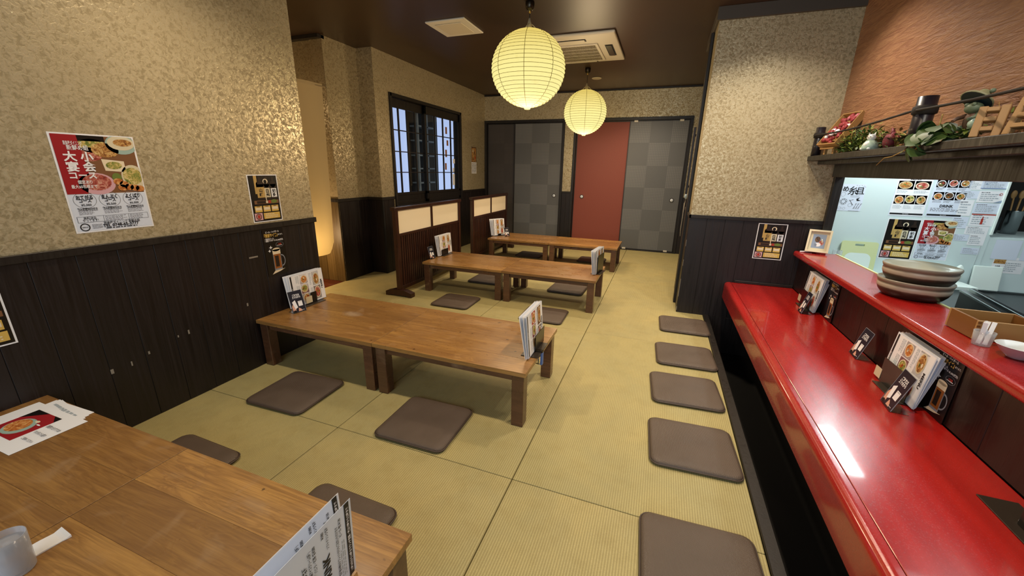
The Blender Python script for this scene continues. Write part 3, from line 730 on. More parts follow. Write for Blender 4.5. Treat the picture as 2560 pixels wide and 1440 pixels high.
# cord hanging on the side wall of the pillar
hk = thing('hanging_cord', 'pale cord loop hanging on dark side wall by far grey door', 'cord', (.249, 4.79, 0))
bm = bmesh.new(); tube(bm, [(.016, 0, 1.06), (-.005, -.004, 1.045), (-.012, -.01, 1.0), (-.01, -.012, .86), (-.012, -.01, .72), (-.008, -.012, .64)], .005, 6); build('strand', bm, 'cord_pale', hk)
bm = bmesh.new(); ball(bm, (-.006, -.005, 1.075), (.016, .018, .026), 10); build('knot', bm, 'rack_blue', hk)
bm = bmesh.new(); tube(bm, [(-.004, .006, 1.05), (-.01, .012, .95), (-.006, .014, .84)], .004, 6); build('tail', bm, 'cord_pale', hk)
pb_ = thing('wall_bar', 'dark upright wooden bar on pillar side above the cord', 'bar', (.244, 4.80, 0))
bx('bar', 'bamboo_black', (-.014, -.02, 1.10), (.008, .02, 1.78), pb_, .004)
for z in (1.18, 1.7): bx('bracket', 'chrome_dark', (.008, -.012, z-.012), (.024, .012, z+.012), pb_, .001)

# ------------------------------------------------------------------ flat print work: posters, menus, cards
_TX = {}
def text_mesh(s, bold=.012, spacing=1.0):
    k = (s, bold, spacing)
    if k in _TX: return _TX[k]
    c = bpy.data.curves.new('lettering', 'FONT'); c.body = s; c.size = 1; c.resolution_u = 2; c.offset = bold; c.space_character = spacing
    c.align_x = 'CENTER'; c.align_y = 'CENTER'
    o = bpy.data.objects.new('lettering', c); COL.objects.link(o)
    me = bpy.data.meshes.new_from_object(o.evaluated_get(bpy.context.evaluated_depsgraph_get()))
    r = ([(v.co.x, v.co.y) for v in me.vertices], [tuple(p.vertices) for p in me.polygons])
    if r[0]:
        xs = [p[0] for p in r[0]]; ys = [p[1] for p in r[0]]; cx, cy = (min(xs)+max(xs))/2, (min(ys)+max(ys))/2
        r = ([(x-cx, y-cy) for x, y in r[0]], r[1], max(xs)-min(xs))
    else: r = (r[0], r[1], 1)
    bpy.data.objects.remove(o); bpy.data.curves.remove(c); bpy.data.meshes.remove(me)
    _TX[k] = r; return r
class Art:
    """flat print in page coordinates (metres, centred on the page)"""
    def __init__(s, w, h): s.w, s.h, s.items = w, h, []
    def poly(s, pts, m, layer=1): s.items.append((pts, [tuple(range(len(pts)))], m, layer)); return s
    def rect(s, x0, y0, x1, y1, m, layer=1): return s.poly([(x0, y0), (x1, y0), (x1, y1), (x0, y1)], m, layer)
    def ell(s, cx, cy, rx, ry, m, layer=2, n=22, rot=0):
        c, q = math.cos(rot), math.sin(rot)
        return s.poly([(cx+rx*math.cos(a)*c-ry*math.sin(a)*q, cy+rx*math.cos(a)*q+ry*math.sin(a)*c) for a in [2*math.pi*k/n for k in range(n)]], m, layer)
    def ring(s, cx, cy, r, w, m, layer=2, n=26, sy=1.0):
        P = [(cx+k*math.cos(a), cy+k*sy*math.sin(a)) for k in (r-w, r) for a in [2*math.pi*i/n for i in range(n)]]
        s.items.append((P, [(i, n+i, n+(i+1) % n, (i+1) % n) for i in range(n)], m, layer)); return s
    def text(s, t, x, y, size, m='ink', layer=4, width=None, rot=0, bold=.012, sp=1.0):
        v, f, w = text_mesh(t, bold, sp); k = size; kx = width/w if width else size
        c, q = math.cos(rot), math.sin(rot)
        s.items.append(([(x+a*kx*c-b*k*q, y+a*kx*q+b*k*c) for a, b in v], f, m, layer)); return s
    def lines(s, x0, y0, x1, y1, n, m='ink_faint', layer=2, seed=1):
        r = random.Random(seed); st = (y1-y0)/n
        for i in range(n):
            a = y0+i*st; e = x1-(x1-x0)*r.uniform(0, .35); x = x0
            while x < e:
                w = r.uniform(.04, .16)*(x1-x0); s.rect(x, a+st*.25, min(x+w, e), a+st*.7, m, layer); x += w+.03*(x1-x0)
        return s
    def photo(s, x0, y0, x1, y1, m, bg='wood_print', plate='label_cream', seed=0):
        r = random.Random(seed); s.rect(x0, y0, x1, y1, bg, 1)
        w, h = x1-x0, y1-y0; cx, cy = (x0+x1)/2+w*r.uniform(-.06, .06), (y0+y1)/2+h*r.uniform(-.06, .06)
        s.ell(cx, cy, w*.44, h*.44, plate, 2); s.ell(cx, cy, w*.37, h*.36, m, 3)
        for _ in range(3): s.ell(cx+w*r.uniform(-.18, .18), cy+h*r.uniform(-.18, .18), w*.10, h*.09, r.choice(['green_print', 'red_print', 'foam_print', 'orange_print']), 4, 10)
        return s
    def turn(s, d):
        f = (lambda p: (p[1], -p[0])) if d == 'cw' else (lambda p: (-p[1], p[0]))
        s.items = [([f(p) for p in P], F, m, l) for P, F, m, l in s.items]; s.w, s.h = s.h, s.w; return s
    def fit(s, w, h):
        kx, ky = w/s.w, h/s.h; s.items = [([(x*kx, y*ky) for x, y in P], F, m, l) for P, F, m, l in s.items]; s.w, s.h = w, h; return s
    def clip(s, P):
        for ax, lim, sg in ((0, s.w*.485, 1), (0, -s.w*.485, -1), (1, s.h*.49, 1), (1, -s.h*.49, -1)):
            out = []
            for i, p in enumerate(P):
                q = P[i-1]; a, b = sg*(p[ax]-lim) <= 0, sg*(q[ax]-lim) <= 0
                if a != b:
                    t = (lim-q[ax])/(p[ax]-q[ax]); out.append((q[0]+t*(p[0]-q[0]), q[1]+t*(p[1]-q[1])))
                if a: out.append(p)
            P = out
            if len(P) < 3: return []
        return P
    def build(s, name, parent, dy, dz=.0004, z0=0.0):
        bm = bmesh.new(); ms = []
        for P, F, m, l in s.items:
            if len(F) == 1 and len(P) > 4:
                P = s.clip(P); F = [tuple(range(len(P)))]
                if not P: continue
            if m not in ms: ms.append(m)
            mi = ms.index(m); vs_ = [bm.verts.new((x, y+dy, z0+l*dz)) for x, y in P]
            for q in F:
                try: f = bm.faces.new([vs_[i] for i in q]); f.material_index = mi
                except ValueError: pass
        me = bpy.data.meshes.new(name); bm.normal_update(); bm.to_mesh(me); bm.free()
        for m in ms: me.materials.append(MATS[m])
        o = bpy.data.objects.new(name, me); COL.objects.link(o); o.parent = parent; return o
def stand_matrix(loc, rot, lean=0): return Matrix.Translation(loc) @ Matrix.Rotation(R(rot), 4, 'Z') @ Matrix.Rotation(R(90-lean), 4, 'X')
def poster(name, label, cat, art, loc, rot, paper='paper_white', lean=0, group=None, th=.0006, sub=None):
    """thin sheet, bottom edge centred on loc, printed side away from the wall"""
    bm = bmesh.new(); box(bm, -art.w/2, 0, 0, art.w/2, art.h, th)
    o = build(name, bm, paper); o.matrix_world = stand_matrix(loc, rot, lean); tag(o, label, cat, group)
    art.build('print', o, art.h/2, z0=th); return o

def art_banquet(w=.297, h=.43):
    a = Art(w, h); X = lambda u: (u-.5)*w; Y = lambda v: (v-.5)*h
    a.rect(X(.025), Y(.40), X(.975), Y(.985), 'wood_print', 1)
    a.poly([(X(.025), Y(.40)), (X(.26), Y(.40)), (X(.34), Y(.62)), (X(.30), Y(.985)), (X(.025), Y(.985))], 'poster_red', 3)
    a.rect(X(.30), Y(.93), X(.62), Y(.985), 'poster_black', 2)
    a.ell(X(.46), Y(.885), .052, .030, 'food_green', 2); a.ell(X(.60), Y(.845), .05, .032, 'food_brown', 3); a.ell(X(.40), Y(.80), .045, .03, 'food_red', 2)
    a.ell(X(.82), Y(.91), .060, .044, 'celadon', 3); a.ell(X(.82), Y(.925), .052, .032, 'label_cream', 4); a.ell(X(.84), Y(.93), .036, .016, 'food_brown', 5)
    a.poly([(X(.52), Y(.755)), (X(.80), Y(.735)), (X(.80), Y(.62)), (X(.54), Y(.635))], 'foam_print', 3); a.ell(X(.66), Y(.69), .030, .017, 'food_green', 4)
    a.ell(X(.88), Y(.57), .047, .055, 'label_cream', 3); a.ell(X(.87), Y(.575), .038, .040, 'food_green', 4)
    a.ell(X(.40), Y(.50), .066, .048, 'pink_print', 3); a.ell(X(.40), Y(.515), .052, .036, 'food_red', 4)
    a.ell(X(.66), Y(.565), .018, .020, 'green_print', 4)
    for u, v in ((.66, .52), (.73, .49), (.79, .46), (.86, .45), (.70, .455), (.93, .44)): a.ell(X(u), Y(v), .018, .015, 'food_orange', 5, 12)
    a.text('居楽屋ダイニング', X(.24), Y(.905), .018, 'paper_white', 6, .062); a.text('新鮮め組', X(.28), Y(.862), .024, 'paper_white', 6, .072)
    for t, u, v in (('大', .17, .775), ('小', .36, .775), ('宴', .17, .675), ('会', .36, .675)): a.text(t, X(u), Y(v), .044, 'paper_white', 6, None, 0, .03)
    a.text('コース', X(.26), Y(.585), .034, 'paper_white', 6, .092, 0, .03)
    a.text('個室あり', X(.26), Y(.52), .018, 'paper_white', 6, .05); a.text('最大60名様まで', X(.24), Y(.475), .017, 'paper_white', 6, .088)
    a.rect(X(.02), Y(.015), X(.98), Y(.395), 'paper_blue', 1)
    for u, n, p in ((.20, 'おてがる', '¥5,000'), (.50, 'まんぷく', '¥5,500'), (.80, 'よくばり', '¥6,000')):
        a.ring(X(u), Y(.335), .040, .0016, 'ink_grey', 2, 28, .88)
        a.text(n, X(u), Y(.365), .022, 'ink', 4, .058, 0, .03); a.text('コース', X(u), Y(.330), .020, 'ink', 4, .042, 0, .03); a.text(p, X(u), Y(.285), .014, 'ink', 4, .036)
        a.text('飲み放題90分付き', X(u), Y(.243), .014, 'ink', 4, .070, 0, .02); a.lines(X(u)-.032, Y(.185), X(u)+.036, Y(.232), 4, 'ink_grey', 2, int(u*10))
    a.rect(X(.05), Y(.105), X(.95), Y(.168), 'ink', 2); a.rect(X(.055), Y(.108), X(.945), Y(.165), 'paper_blue', 3)
    a.rect(X(.36), Y(.108), X(.364), Y(.165), 'ink', 4); a.rect(X(.68), Y(.108), X(.684), Y(.165), 'ink', 4)
    a.text('無料送迎', X(.20), Y(.150), .013, 'ink', 4, .045); a.text('やってます!', X(.20), Y(.126), .014, 'ink', 4, .055)
    a.lines(X(.38), Y(.11), X(.66), Y(.163), 4, 'ink_grey', 4, 5); a.lines(X(.70), Y(.11), X(.93), Y(.163), 4, 'ink_grey', 4, 6)
    a.ring(X(.115), Y(.058), .0175, .004, 'ink', 3); a.text('新鮮め組', X(.115), Y(.058), .006, 'ink', 4, .02)
    a.lines(X(.20), Y(.035), X(.33), Y(.085), 4, 'ink_grey', 3, 7)
    a.text('居楽屋ダイニング 新鮮め組', X(.58), Y(.088), .014, 'ink', 4, .14); a.text('TEL 0748-65-3777', X(.56), Y(.058), .019, 'ink', 4, .138, 0, .03)
    a.lines(X(.36), Y(.02), X(.80), Y(.042), 1, 'ink', 3, 8); return a
def art_whisky(w=.212, h=.300):
    a = Art(w, h); X = lambda u: (u-.5)*w; Y = lambda v: (v-.5)*h
    a.rect(X(.03), Y(.02), X(.97), Y(.98), 'poster_black', 1); a.rect(X(.20), Y(.60), X(.30), Y(.98), 'label_tan', 2)
    for u, wd, hh, lab, n in ((.38, .25, .22, 'label_tan', '山崎'), (.60, .19, .20, 'label_cream', '白州'), (.82, .19, .19, 'paper_white', '知多')):
        a.rect(X(u)-w*wd/2, Y(.48), X(u)+w*wd/2, Y(.80), 'bottle_dark', 2); a.ell(X(u), Y(.80), w*wd/2, .022, 'bottle_dark', 2); a.rect(X(u)-.008, Y(.80), X(u)+.008, Y(.95), 'bottle_dark', 3)
        a.rect(X(u)-w*wd/2, Y(.52), X(u)+w*wd/2, Y(.52+hh), lab, 4)
        a.text(n[0], X(u), Y(.52+hh*.70), .026, 'ink', 5, None, 0, .03); a.text(n[1], X(u), Y(.52+hh*.28), .026, 'ink', 5, None, 0, .03)
    a.ell(X(.57), Y(.86), .018, .016, 'foam_print', 4); a.ell(X(.565), Y(.85), .011, .014, 'poster_black', 5)
    a.poly([(X(.50), Y(.53)), (X(.53), Y(.53)), (X(.54), Y(.42)), (X(.52), Y(.42))], 'foam_print', 6)
    a.rect(X(.12), Y(.385), X(.94), Y(.46), 'wood_print', 2); a.rect(X(.20), Y(.395), X(.52), Y(.45), 'bottle_dark', 3); a.ell(X(.62), Y(.425), .010, .010, 'red_print', 4, 12); a.ell(X(.53), Y(.42), .008, .008, 'foam_print', 4, 10); a.ell(X(.78), Y(.43), .022, .012, 'green_print', 3, 14)
    for u in (.22, .50, .78):
        a.rect(X(u-.12), Y(.215), X(u+.12), Y(.345), 'gold_print', 2); a.rect(X(u-.10), Y(.255), X(u+.10), Y(.315), 'foam_print', 3); a.rect(X(u-.05), Y(.325), X(u+.05), Y(.338), 'brown_print', 3)
    a.rect(X(.06), Y(.045), X(.32), Y(.195), 'pink_print', 2); a.ring(X(.19), Y(.12), .020, .006, 'brown_print', 3); a.ell(X(.19), Y(.12), .010, .012, 'red_print', 4, 12)
    a.rect(X(.36), Y(.06), X(.92), Y(.19), 'gold_print', 2); a.lines(X(.42), Y(.075), X(.88), Y(.18), 3, 'foam_print', 3, 3); return a
def art_beer(w=.155, h=.315):
    a = Art(w, h); X = lambda u: (u-.5)*w; Y = lambda v: (v-.5)*h
    a.text('ビール・ハイボール', X(.47), Y(.945), .015, 'paper_white', 4, .100, 0, .02); a.text('『男前サイズ』', X(.38), Y(.875), .026, 'gold_print', 4, .098, 0, .03); a.text('あります。', X(.84), Y(.872), .012, 'paper_white', 4, .036)
    a.text('・男前生ビール', X(.28), Y(.80), .014, 'paper_white', 4, .068, 0, .02); a.text('・男前ハイボール', X(.31), Y(.763), .014, 'paper_white', 4, .078, 0, .02); a.text('¥1,000(税別)', X(.76), Y(.755), .013, 'paper_white', 4, .056, 0, .02)
    a.ring(X(.74), Y(.655), .030, .0018, 'glass_print', 3, 26, .62); a.text('大容量', X(.74), Y(.665), .012, 'red_print', 4, .026, 0, .02); a.lines(X(.60), Y(.628), X(.88), Y(.650), 1, 'paper_white', 3, 4)
    for u, v, s in ((.29, .615, .014), (.21, .545, .012)): a.poly([(X(u), Y(v)+s), (X(u)+s*.25, Y(v)+s*.25), (X(u)+s, Y(v)), (X(u)+s*.25, Y(v)-s*.25), (X(u), Y(v)-s), (X(u)-s*.25, Y(v)-s*.25), (X(u)-s, Y(v)), (X(u)-s*.25, Y(v)+s*.25)], 'paper_white', 3)
    a.rect(X(.34), Y(.10), X(.72), Y(.56), 'glass_print', 1); a.rect(X(.365), Y(.14), X(.695), Y(.48), 'beer_amber', 2); a.rect(X(.42), Y(.18), X(.60), Y(.42), 'bottle_dark', 3); a.rect(X(.34), Y(.455), X(.72), Y(.56), 'foam_print', 3); a.ell(X(.53), Y(.555), w*.19, .012, 'foam_print', 3)
    a.ring(X(.74), Y(.30), .028, .0055, 'glass_print', 1, 24, 1.5)
    a.poly([(X(.18), Y(.03)), (X(.34), Y(.10)), (X(.72), Y(.105)), (X(.86), Y(.115)), (X(.60), Y(.07))], 'foam_print', 2); return a
def art_menu(w=.21, h=.297, drink=False, seed=0):
    a = Art(w, h); X = lambda u: (u-.5)*w; Y = lambda v: (v-.5)*h
    a.rect(X(.02), Y(.014), X(.98), Y(.986), 'paper_blue' if drink else 'paper_white', 1)
    if not drink:
        a.text('おすすめ料理', X(.5), Y(.945), .008, 'ink_grey', 4, .04); a.text('MENU', X(.5), Y(.915), .018, 'ink', 4, .062, 0, .035)
        a.photo(X(.05), Y(.66), X(.49), Y(.87), 'food_brown', 'wood_print', 'label_cream', seed+1); a.photo(X(.52), Y(.66), X(.95), Y(.87), 'food_red', 'wood_print', 'foam_print', seed+2)
        a.lines(X(.06), Y(.57), X(.46), Y(.64), 3, 'ink_faint', 2, seed); a.lines(X(.54), Y(.57), X(.94), Y(.64), 3, 'ink_faint', 2, seed+3)
        for i, m in enumerate(('food_orange', 'food_green', 'food_brown')): a.photo(X(.05+.305*i), Y(.30), X(.34+.305*i), Y(.52), m, ('red_print', 'poster_red', 'wood_print')[i], 'foam_print', seed+5+i); a.lines(X(.06+.305*i), Y(.18), X(.33+.305*i), Y(.275), 3, 'ink_faint', 2, seed+8+i)
    else:
        a.text('DESSERT', X(.4), Y(.955), .012, 'ink', 4, .052, 0, .03)
        for j, v in enumerate((.72, .42)):
            for i in range(3): a.photo(X(.05+.305*i), Y(v), X(.33+.305*i), Y(v+.19), ('food_dark', 'food_red', 'food_brown', 'food_orange', 'food_dark', 'food_brown')[i+3*j], ('steel_dark', 'grey_blue_print')[j] if i < 2 else 'label_cream', 'paper_white', seed+i+3*j); a.lines(X(.07+.305*i), Y(v-.065), X(.32+.305*i), Y(v-.01), 2, 'ink_grey', 2, i+j)
        a.text('DRINK', X(.5), Y(.275), .026, 'ink', 4, .078, 0, .035); a.lines(X(.08), Y(.14), X(.92), Y(.23), 3, 'ink_grey', 2, seed)
    a.rect(X(.03), Y(.035), X(.97), Y(.075), 'ink', 3); a.lines(X(.40), Y(.045), X(.66), Y(.065), 1, 'paper_white', 4, 2); return a
def art_drink_big(w=.21, h=.297):
    a = Art(w, h); X = lambda u: (u-.5)*w; Y = lambda v: (v-.5)*h
    a.rect(X(.015), Y(.01), X(.985), Y(.99), 'paper_blue', 1)
    a.text('DRINK', X(.42), Y(.285), .027, 'ink', 4, .085, 0, .04)
    a.ell(X(.45), Y(.64), .052, .040, 'grey_blue_print', 2); a.ell(X(.44), Y(.63), .034, .026, 'food_orange', 3); a.rect(X(.02), Y(.50), X(.22), Y(.82), 'bottle_dark', 2)
    for t, u, v, s, wd in (('アイス各種', .66, .475, .013, .045), ('自家製アイスクリーム(2種)', .70, .425, .010, .075), ('バニラ・抹茶 各¥280', .72, .385, .010, .070), ('黒糖わらび餅 ¥390', .30, .415, .010, .060), ('ソフトドリンク各種', .82, .26, .009, .060), ('¥380', .90, .30, .009, .018), ('各種飲み物はタブレットからもご注文いただけます', .50, .17, .009, .14), ('ビール 他 ¥130', .78, .135, .010, .05)):
        a.text(t, X(u), Y(v), s, 'ink', 4, wd)
    a.lines(X(.10), Y(.095), X(.62), Y(.15), 3, 'ink_faint', 2, 4)
    a.rect(X(.0), Y(.025), X(1.0), Y(.075), 'ink', 3); a.text('11時30分から14時までランチ営業・夜は17時から22時まで', X(.5), Y(.05), .009, 'paper_white', 5, .185, 0, .02); return a
def art_card(w=.094, h=.150):
    a = Art(w, h); X = lambda u: (u-.5)*w; Y = lambda v: (v-.5)*h
    a.rect(X(.03), Y(.02), X(.97), Y(.98), 'card_navy', 1)
    a.text('ご注文は', X(.52), Y(.80), .0165, 'paper_white', 4, .050, 0, .03); a.text('スマホから', X(.52), Y(.695), .0165, 'paper_white', 4, .058, 0, .03)
    a.poly([(X(.06), Y(.03)), (X(.04), Y(.30)), (X(.20), Y(.46)), (X(.30), Y(.30)), (X(.28), Y(.03))], 'skin_print', 2)
    a.poly([(X(.24), Y(.16)), (X(.12), Y(.50)), (X(.36), Y(.58)), (X(.46), Y(.22))], 'paper_white', 3); a.ell(X(.17), Y(.06), .011, .008, 'poster_black', 3, 12)
    a.poly([(X(.44), Y(.03)), (X(.50), Y(.20)), (X(.66), Y(.12)), (X(.72), Y(.03))], 'skin_print', 2)
    a.rect(X(.54), Y(.26), X(.86), Y(.50), 'paper_white', 2); a.lines(X(.58), Y(.455), X(.82), Y(.485), 1, 'ink_grey', 3, 1)
    a.lines(X(.66), Y(.05), X(.92), Y(.08), 1, 'paper_white', 2, 3); return a
def art_sketch(w=.172, h=.225):
    a = Art(w, h); X = lambda u: (u-.5)*w; Y = lambda v: (v-.5)*h
    a.text('め', X(.20), Y(.82), .050, 'ink', 3, None, 0, .02); a.text('糸', X(.52), Y(.76), .078, 'ink', 3, None, 0, .01); a.text('且', X(.80), Y(.76), .066, 'ink', 3, None, 0, .01)
    r = random.Random(3)
    for u, v in ((.60, .95), (.70, .93), (.80, .95), (.90, .93), (.86, .90), (.95, .90)): a.rect(X(u), Y(v), X(u)+.006, Y(v)+.0025, 'ink', 3)
    a.ring(X(.14), Y(.62), .016, .0012, 'ink_grey', 3, 16, 1.2); a.rect(X(.46), Y(.52), X(.84), Y(.525), 'ink', 3); a.rect(X(.46), Y(.575), X(.84), Y(.58), 'ink', 3)
    for k in range(8): a.rect(X(.46+.047*k), Y(.52), X(.463+.047*k), Y(.58), 'ink', 3)
    a.ring(X(.22), Y(.35), .026, .0014, 'ink', 3); a.ring(X(.22), Y(.35), .015, .0012, 'ink', 3)
    for k in range(9): a.ell(X(.22)+.019*math.cos(k*.7), Y(.35)+.019*math.sin(k*.7), .004, .0025, 'ink', 4, 8, k*.7)
    a.poly([(X(.72), Y(.46)), (X(.86), Y(.52)), (X(.80), Y(.44)), (X(.92), Y(.40)), (X(.76), Y(.38))], 'ink', 3)
    for k in range(9): a.poly([(X(.66)+k*.005, Y(.08)), (X(.67)+k*.005, Y(.08)), (X(.80)+k*.006-.01*(k % 3), Y(.30)), (X(.79)+k*.006-.01*(k % 3), Y(.30))], 'ink_grey', 3)
    a.ring(X(.52), Y(.22), .015, .0012, 'ink', 3); a.ring(X(.12), Y(.10), .013, .0012, 'ink_grey', 3, 16, .8); a.ring(X(.30), Y(.09), .010, .0012, 'ink_grey', 3, 16)
    a.poly([(X(.44), Y(.42)), (X(.47), Y(.42)), (X(.66), Y(.22)), (X(.63), Y(.22))], 'ink_grey', 3); a.poly([(X(.40), Y(.36)), (X(.62), Y(.42)), (X(.60), Y(.44))], 'ink_grey', 3)
    a.rect(X(.50), Y(.0), X(.93), Y(.012), 'ink_grey', 2); return a
def art_calendar(w=.155, h=.44):
    a = Art(w, h); X = lambda u: (u-.5)*w; Y = lambda v: (v-.5)*h
    a.rect(X(.0), Y(.43), X(1.), Y(1.), 'food_dark', 1); a.rect(X(.05), Y(.45), X(.9), Y(.96), 'food_brown', 2)
    for u, v, m in ((.3, .85, 'label_cream'), (.6, .78, 'brown_print'), (.45, .66, 'label_tan'), (.7, .6, 'red_print'), (.3, .55, 'wood_print')): a.ell(X(u), Y(v), .02, .026, m, 3, 12)
    for c in range(3): a.lines(X(.06+.31*c), Y(.04), X(.32+.31*c), Y(.40), 9, 'ink_grey', 2, c)
    return a
poster('banquet_poster', 'large red and white banquet course poster on left gold wall', 'poster', art_banquet(), (XL+.0006, 1.112, 1.008), 90)
poster('whisky_poster', 'dark whisky poster on left gold wall just above dark planking', 'poster', art_whisky(), (XL+.0006, 1.908, .960), 90, group='dark whisky posters')
poster('whisky_poster', 'dark whisky poster on black planks of right pillar', 'poster', art_whisky().fit(.222, .315), (.934, PY-.0075, .597), 0, group='dark whisky posters')
poster('whisky_poster', 'dark whisky poster cut off by the left edge of photo', 'poster', art_whisky().fit(.222, .315), (XL+.0075, .577, .595), 90, group='dark whisky posters')
poster('beer_sign', 'black beer mug sign on left dark planking under whisky poster', 'sign', art_beer(), (XL+.0075, 1.916, .592), 90, 'poster_black', group='black beer mug signs')
poster('beer_sign', 'black beer mug sign behind far menu stand on red counter', 'sign', art_beer().fit(.142, .272), (1.172, 3.165, .3585), -90, 'poster_black', 1, group='black beer mug signs')
poster('beer_sign', 'black beer mug sign behind near menu stand on red counter', 'sign', art_beer().fit(.150, .276), (1.172, 1.975, .3585), -90, 'poster_black', 1, group='black beer mug signs')
poster('calendar', 'small three-column calendar on gold wall right of lattice window', 'calendar', art_calendar(.2, .45), (XB+.0006, 6.665, 1.242), 90)
# posters on the kitchen board
poster('menu_poster', 'food menu sheet headed MENU on white kitchen board', 'poster', art_menu(.21, .297, False, 2).fit(.232, .328), (1.930, KY-.0008, 1.007), 0, 'paper_blue')
poster('menu_poster', 'dessert menu sheet with DRINK heading on white kitchen board', 'poster', art_menu(.21, .297, True, 4).fit(.228, .328), (2.172, KY-.0008, 1.010), 0, 'paper_blue')
poster('whisky_poster', 'dark whisky poster on white kitchen board', 'poster', art_whisky().fit(.224, .345), (1.938, KY-.0008, .640), 0, group='dark whisky posters')
poster('banquet_poster', 'smaller banquet course poster on white kitchen board', 'poster', art_banquet().fit(.224, .333), (2.169, KY-.0008, .655), 0)
poster('sketch_sheet', 'hand-drawn ink sign with large characters at kitchen board left', 'sign', art_sketch(), (1.53, KY-.0008, 1.030), 0, 'paper_blue')
r0 = random.Random(5)
notes = [(2.30, 1.235, .10, .07, 'plain delivery slip at top left of the notes cluster'), (2.415, 1.245, .15, .058, 'top right note with small emblems and blue rule'), (2.42, 1.14, .155, .088, 'note with round emblem and blue corner on kitchen board'),
         (2.285, 1.165, .12, .06, 'wide slip under the topmost slip of the notes cluster'), (2.29, 1.03, .085, .125, 'tall narrow pale slip in notes cluster'), (2.415, 1.055, .15, .078, 'note just above the red ruled sheet'),
         (2.415, .955, .145, .095, 'sheet with red rule and red bottle picture'), (2.285, .93, .10, .09, 'small text slip left of the red bottle sheet'), (2.405, .885, .14, .066, 'pale text sheet below the red bottle sheet'),
         (2.30, .83, .145, .052, 'table of figures slip low on kitchen board'), (2.425, .80, .10, .085, 'lowest right text slip on kitchen board'), (2.412, .725, .115, .052, 'loose white card hanging lowest by board joint')]
for i, (x, z, w, h, lab) in enumerate(notes):
    a = Art(w, h)
    a.lines(-w*.42, -h*.38, w*.40, h*.30, 4, 'ink_faint', 2, i+20); a.lines(-w*.42, h*.30, w*.1, h*.44, 1, 'ink_grey', 2, i)
    if i == 1: a.rect(-w*.5, -h*.48, w*.5, -h*.42, 'blue_print', 3); a.ell(-w*.3, h*.1, .008, .006, 'grey_blue_print', 3, 10)
    if i == 2: a.ring(w*.34, h*.22, .010, .003, 'red_print', 3, 16); a.poly([(w*.15, -h*.5), (w*.5, -h*.5), (w*.5, -h*.25)], 'grey_blue_print', 3)
    if i == 6: a.rect(-w*.5, h*.42, w*.5, h*.5, 'red_print', 3); a.rect(-.006, -h*.35, .008, h*.12, 'red_print', 3); a.rect(-.002, h*.1, .004, h*.3, 'red_print', 3)
    poster('note', lab, 'note', a, (x, KY-.0009-.0004*(i % 3), z), 0, 'paper_blue' if i % 2 else 'paper_white', group='notes on the kitchen board')
# ---- menu stands
def menu_stand(loc, rot, label, kind='flat', dx=0.0, w=.297, h=.21, n=4, lip=.075, lipx=(-.04, .11), lean=6, base=True, turn='cw', note=True, seed=0, drink=False, gap=.0035, fan=1.2):
    t = thing('menu_stand', label, 'menu stand', loc, R(rot), 'menu stands')
    if base:
        bx('base_plate', 'brown_acrylic', (-.105, -.055, .0003), (.105, .045, .004), t, .001)
        bx('front_lip', 'black_acrylic', (lipx[0], -.022, .004), (lipx[1], -.019, lip), t, .0008)
        if note:
            a = Art(.055, .05); a.lines(-.02, -.01, .02, .015, 2, 'ink_faint', 2, 3)
            bm = bmesh.new(); box(bm, -.0275, 0, 0, .0275, .05, .0008); s = build('small_slip', bm, 'label_cream', t); s.matrix_local = stand_matrix((lipx[0]-.018, -.0235, .012), 0, 2)
    for k in range(n):
        y = -.014+k*gap; l = lean+k*fan
        art = (art_drink_big() if kind == 'big' else art_menu(.21, .297, drink if k == 0 else k % 2 == 1, seed+k)).turn(turn)
        sx, sz = w/art.w, h/art.h
        art.items = [([(x*sx, y_*sz) for x, y_ in P], F, m, l_) for P, F, m, l_ in art.items]; art.w, art.h = w, h
        bm = bmesh.new(); box(bm, -w/2, 0, -.0008, w/2, h, 0)
        s = build('menu_sheet', bm, 'paper_white' if k % 3 else 'paper_blue', t); s.matrix_local = stand_matrix((dx+.006*(k % 2)-.004*k, y, .0075), 0, l)
        if k == 0 or kind == 'big': art.build('print', s, h/2, z0=.0001)
    return t
def qr_card(loc, rot, label, lean=16, w=.094, h=.150):
    t = thing('order_card', label, 'card stand', loc, R(rot), 'navy order card stands')
    bm = bmesh.new(); box(bm, -w/2, 0, -.0015, w/2, h, 0); f = build('front_panel', bm, 'card_navy', t); f.matrix_local = stand_matrix((0, -.02, .003), 0, lean)
    art_card().fit(w, h).build('print', f, h/2, z0=.0001)
    bm = bmesh.new(); box(bm, -w/2, -.024, .0005, w/2, .042, .0022); build('acrylic_foot', bm, 'acrylic_clear', t)
    bm = bmesh.new()
    for a, b in (((-w/2-.0015, 0), (-w/2, h)), ((w/2, 0), (w/2+.0015, h)), ((-w/2, h), (w/2, h+.0015))): box(bm, a[0], a[1], -.002, b[0], b[1], .0006)
    e = build('clear_edge', bm, 'glass_print', t); e.matrix_local = stand_matrix((0, -.02, .003), 0, lean)
    return t
Z1 = TH+.0005; Z2 = .3575
menu_stand((-2.39, 2.09, Z1), 90, 'menu stand at left wall end of second-row table', n=5, seed=1, h=.235, lipx=(.0, .055), lip=.085, lean=4)
menu_stand((-.588, 1.985, Z1), 90, 'menu stand clamped at aisle end of second-row table', n=5, seed=7, h=.245, w=.29, lipx=(-.045, .125), lip=.105, note=False, lean=5)
menu_stand((-2.365, 4.07, Z1), 90, 'menu stand beside nearer screen on third-row table', n=5, seed=3, h=.235, lipx=(-.11, .04), lip=.075, note=False, lean=4)
menu_stand((-.528, 3.965, Z1), 83, 'menus seen edge-on at aisle end of third-row table', n=5, seed=5, h=.24, lipx=(-.1, .12), lip=.19, note=False, lean=2, gap=.006)
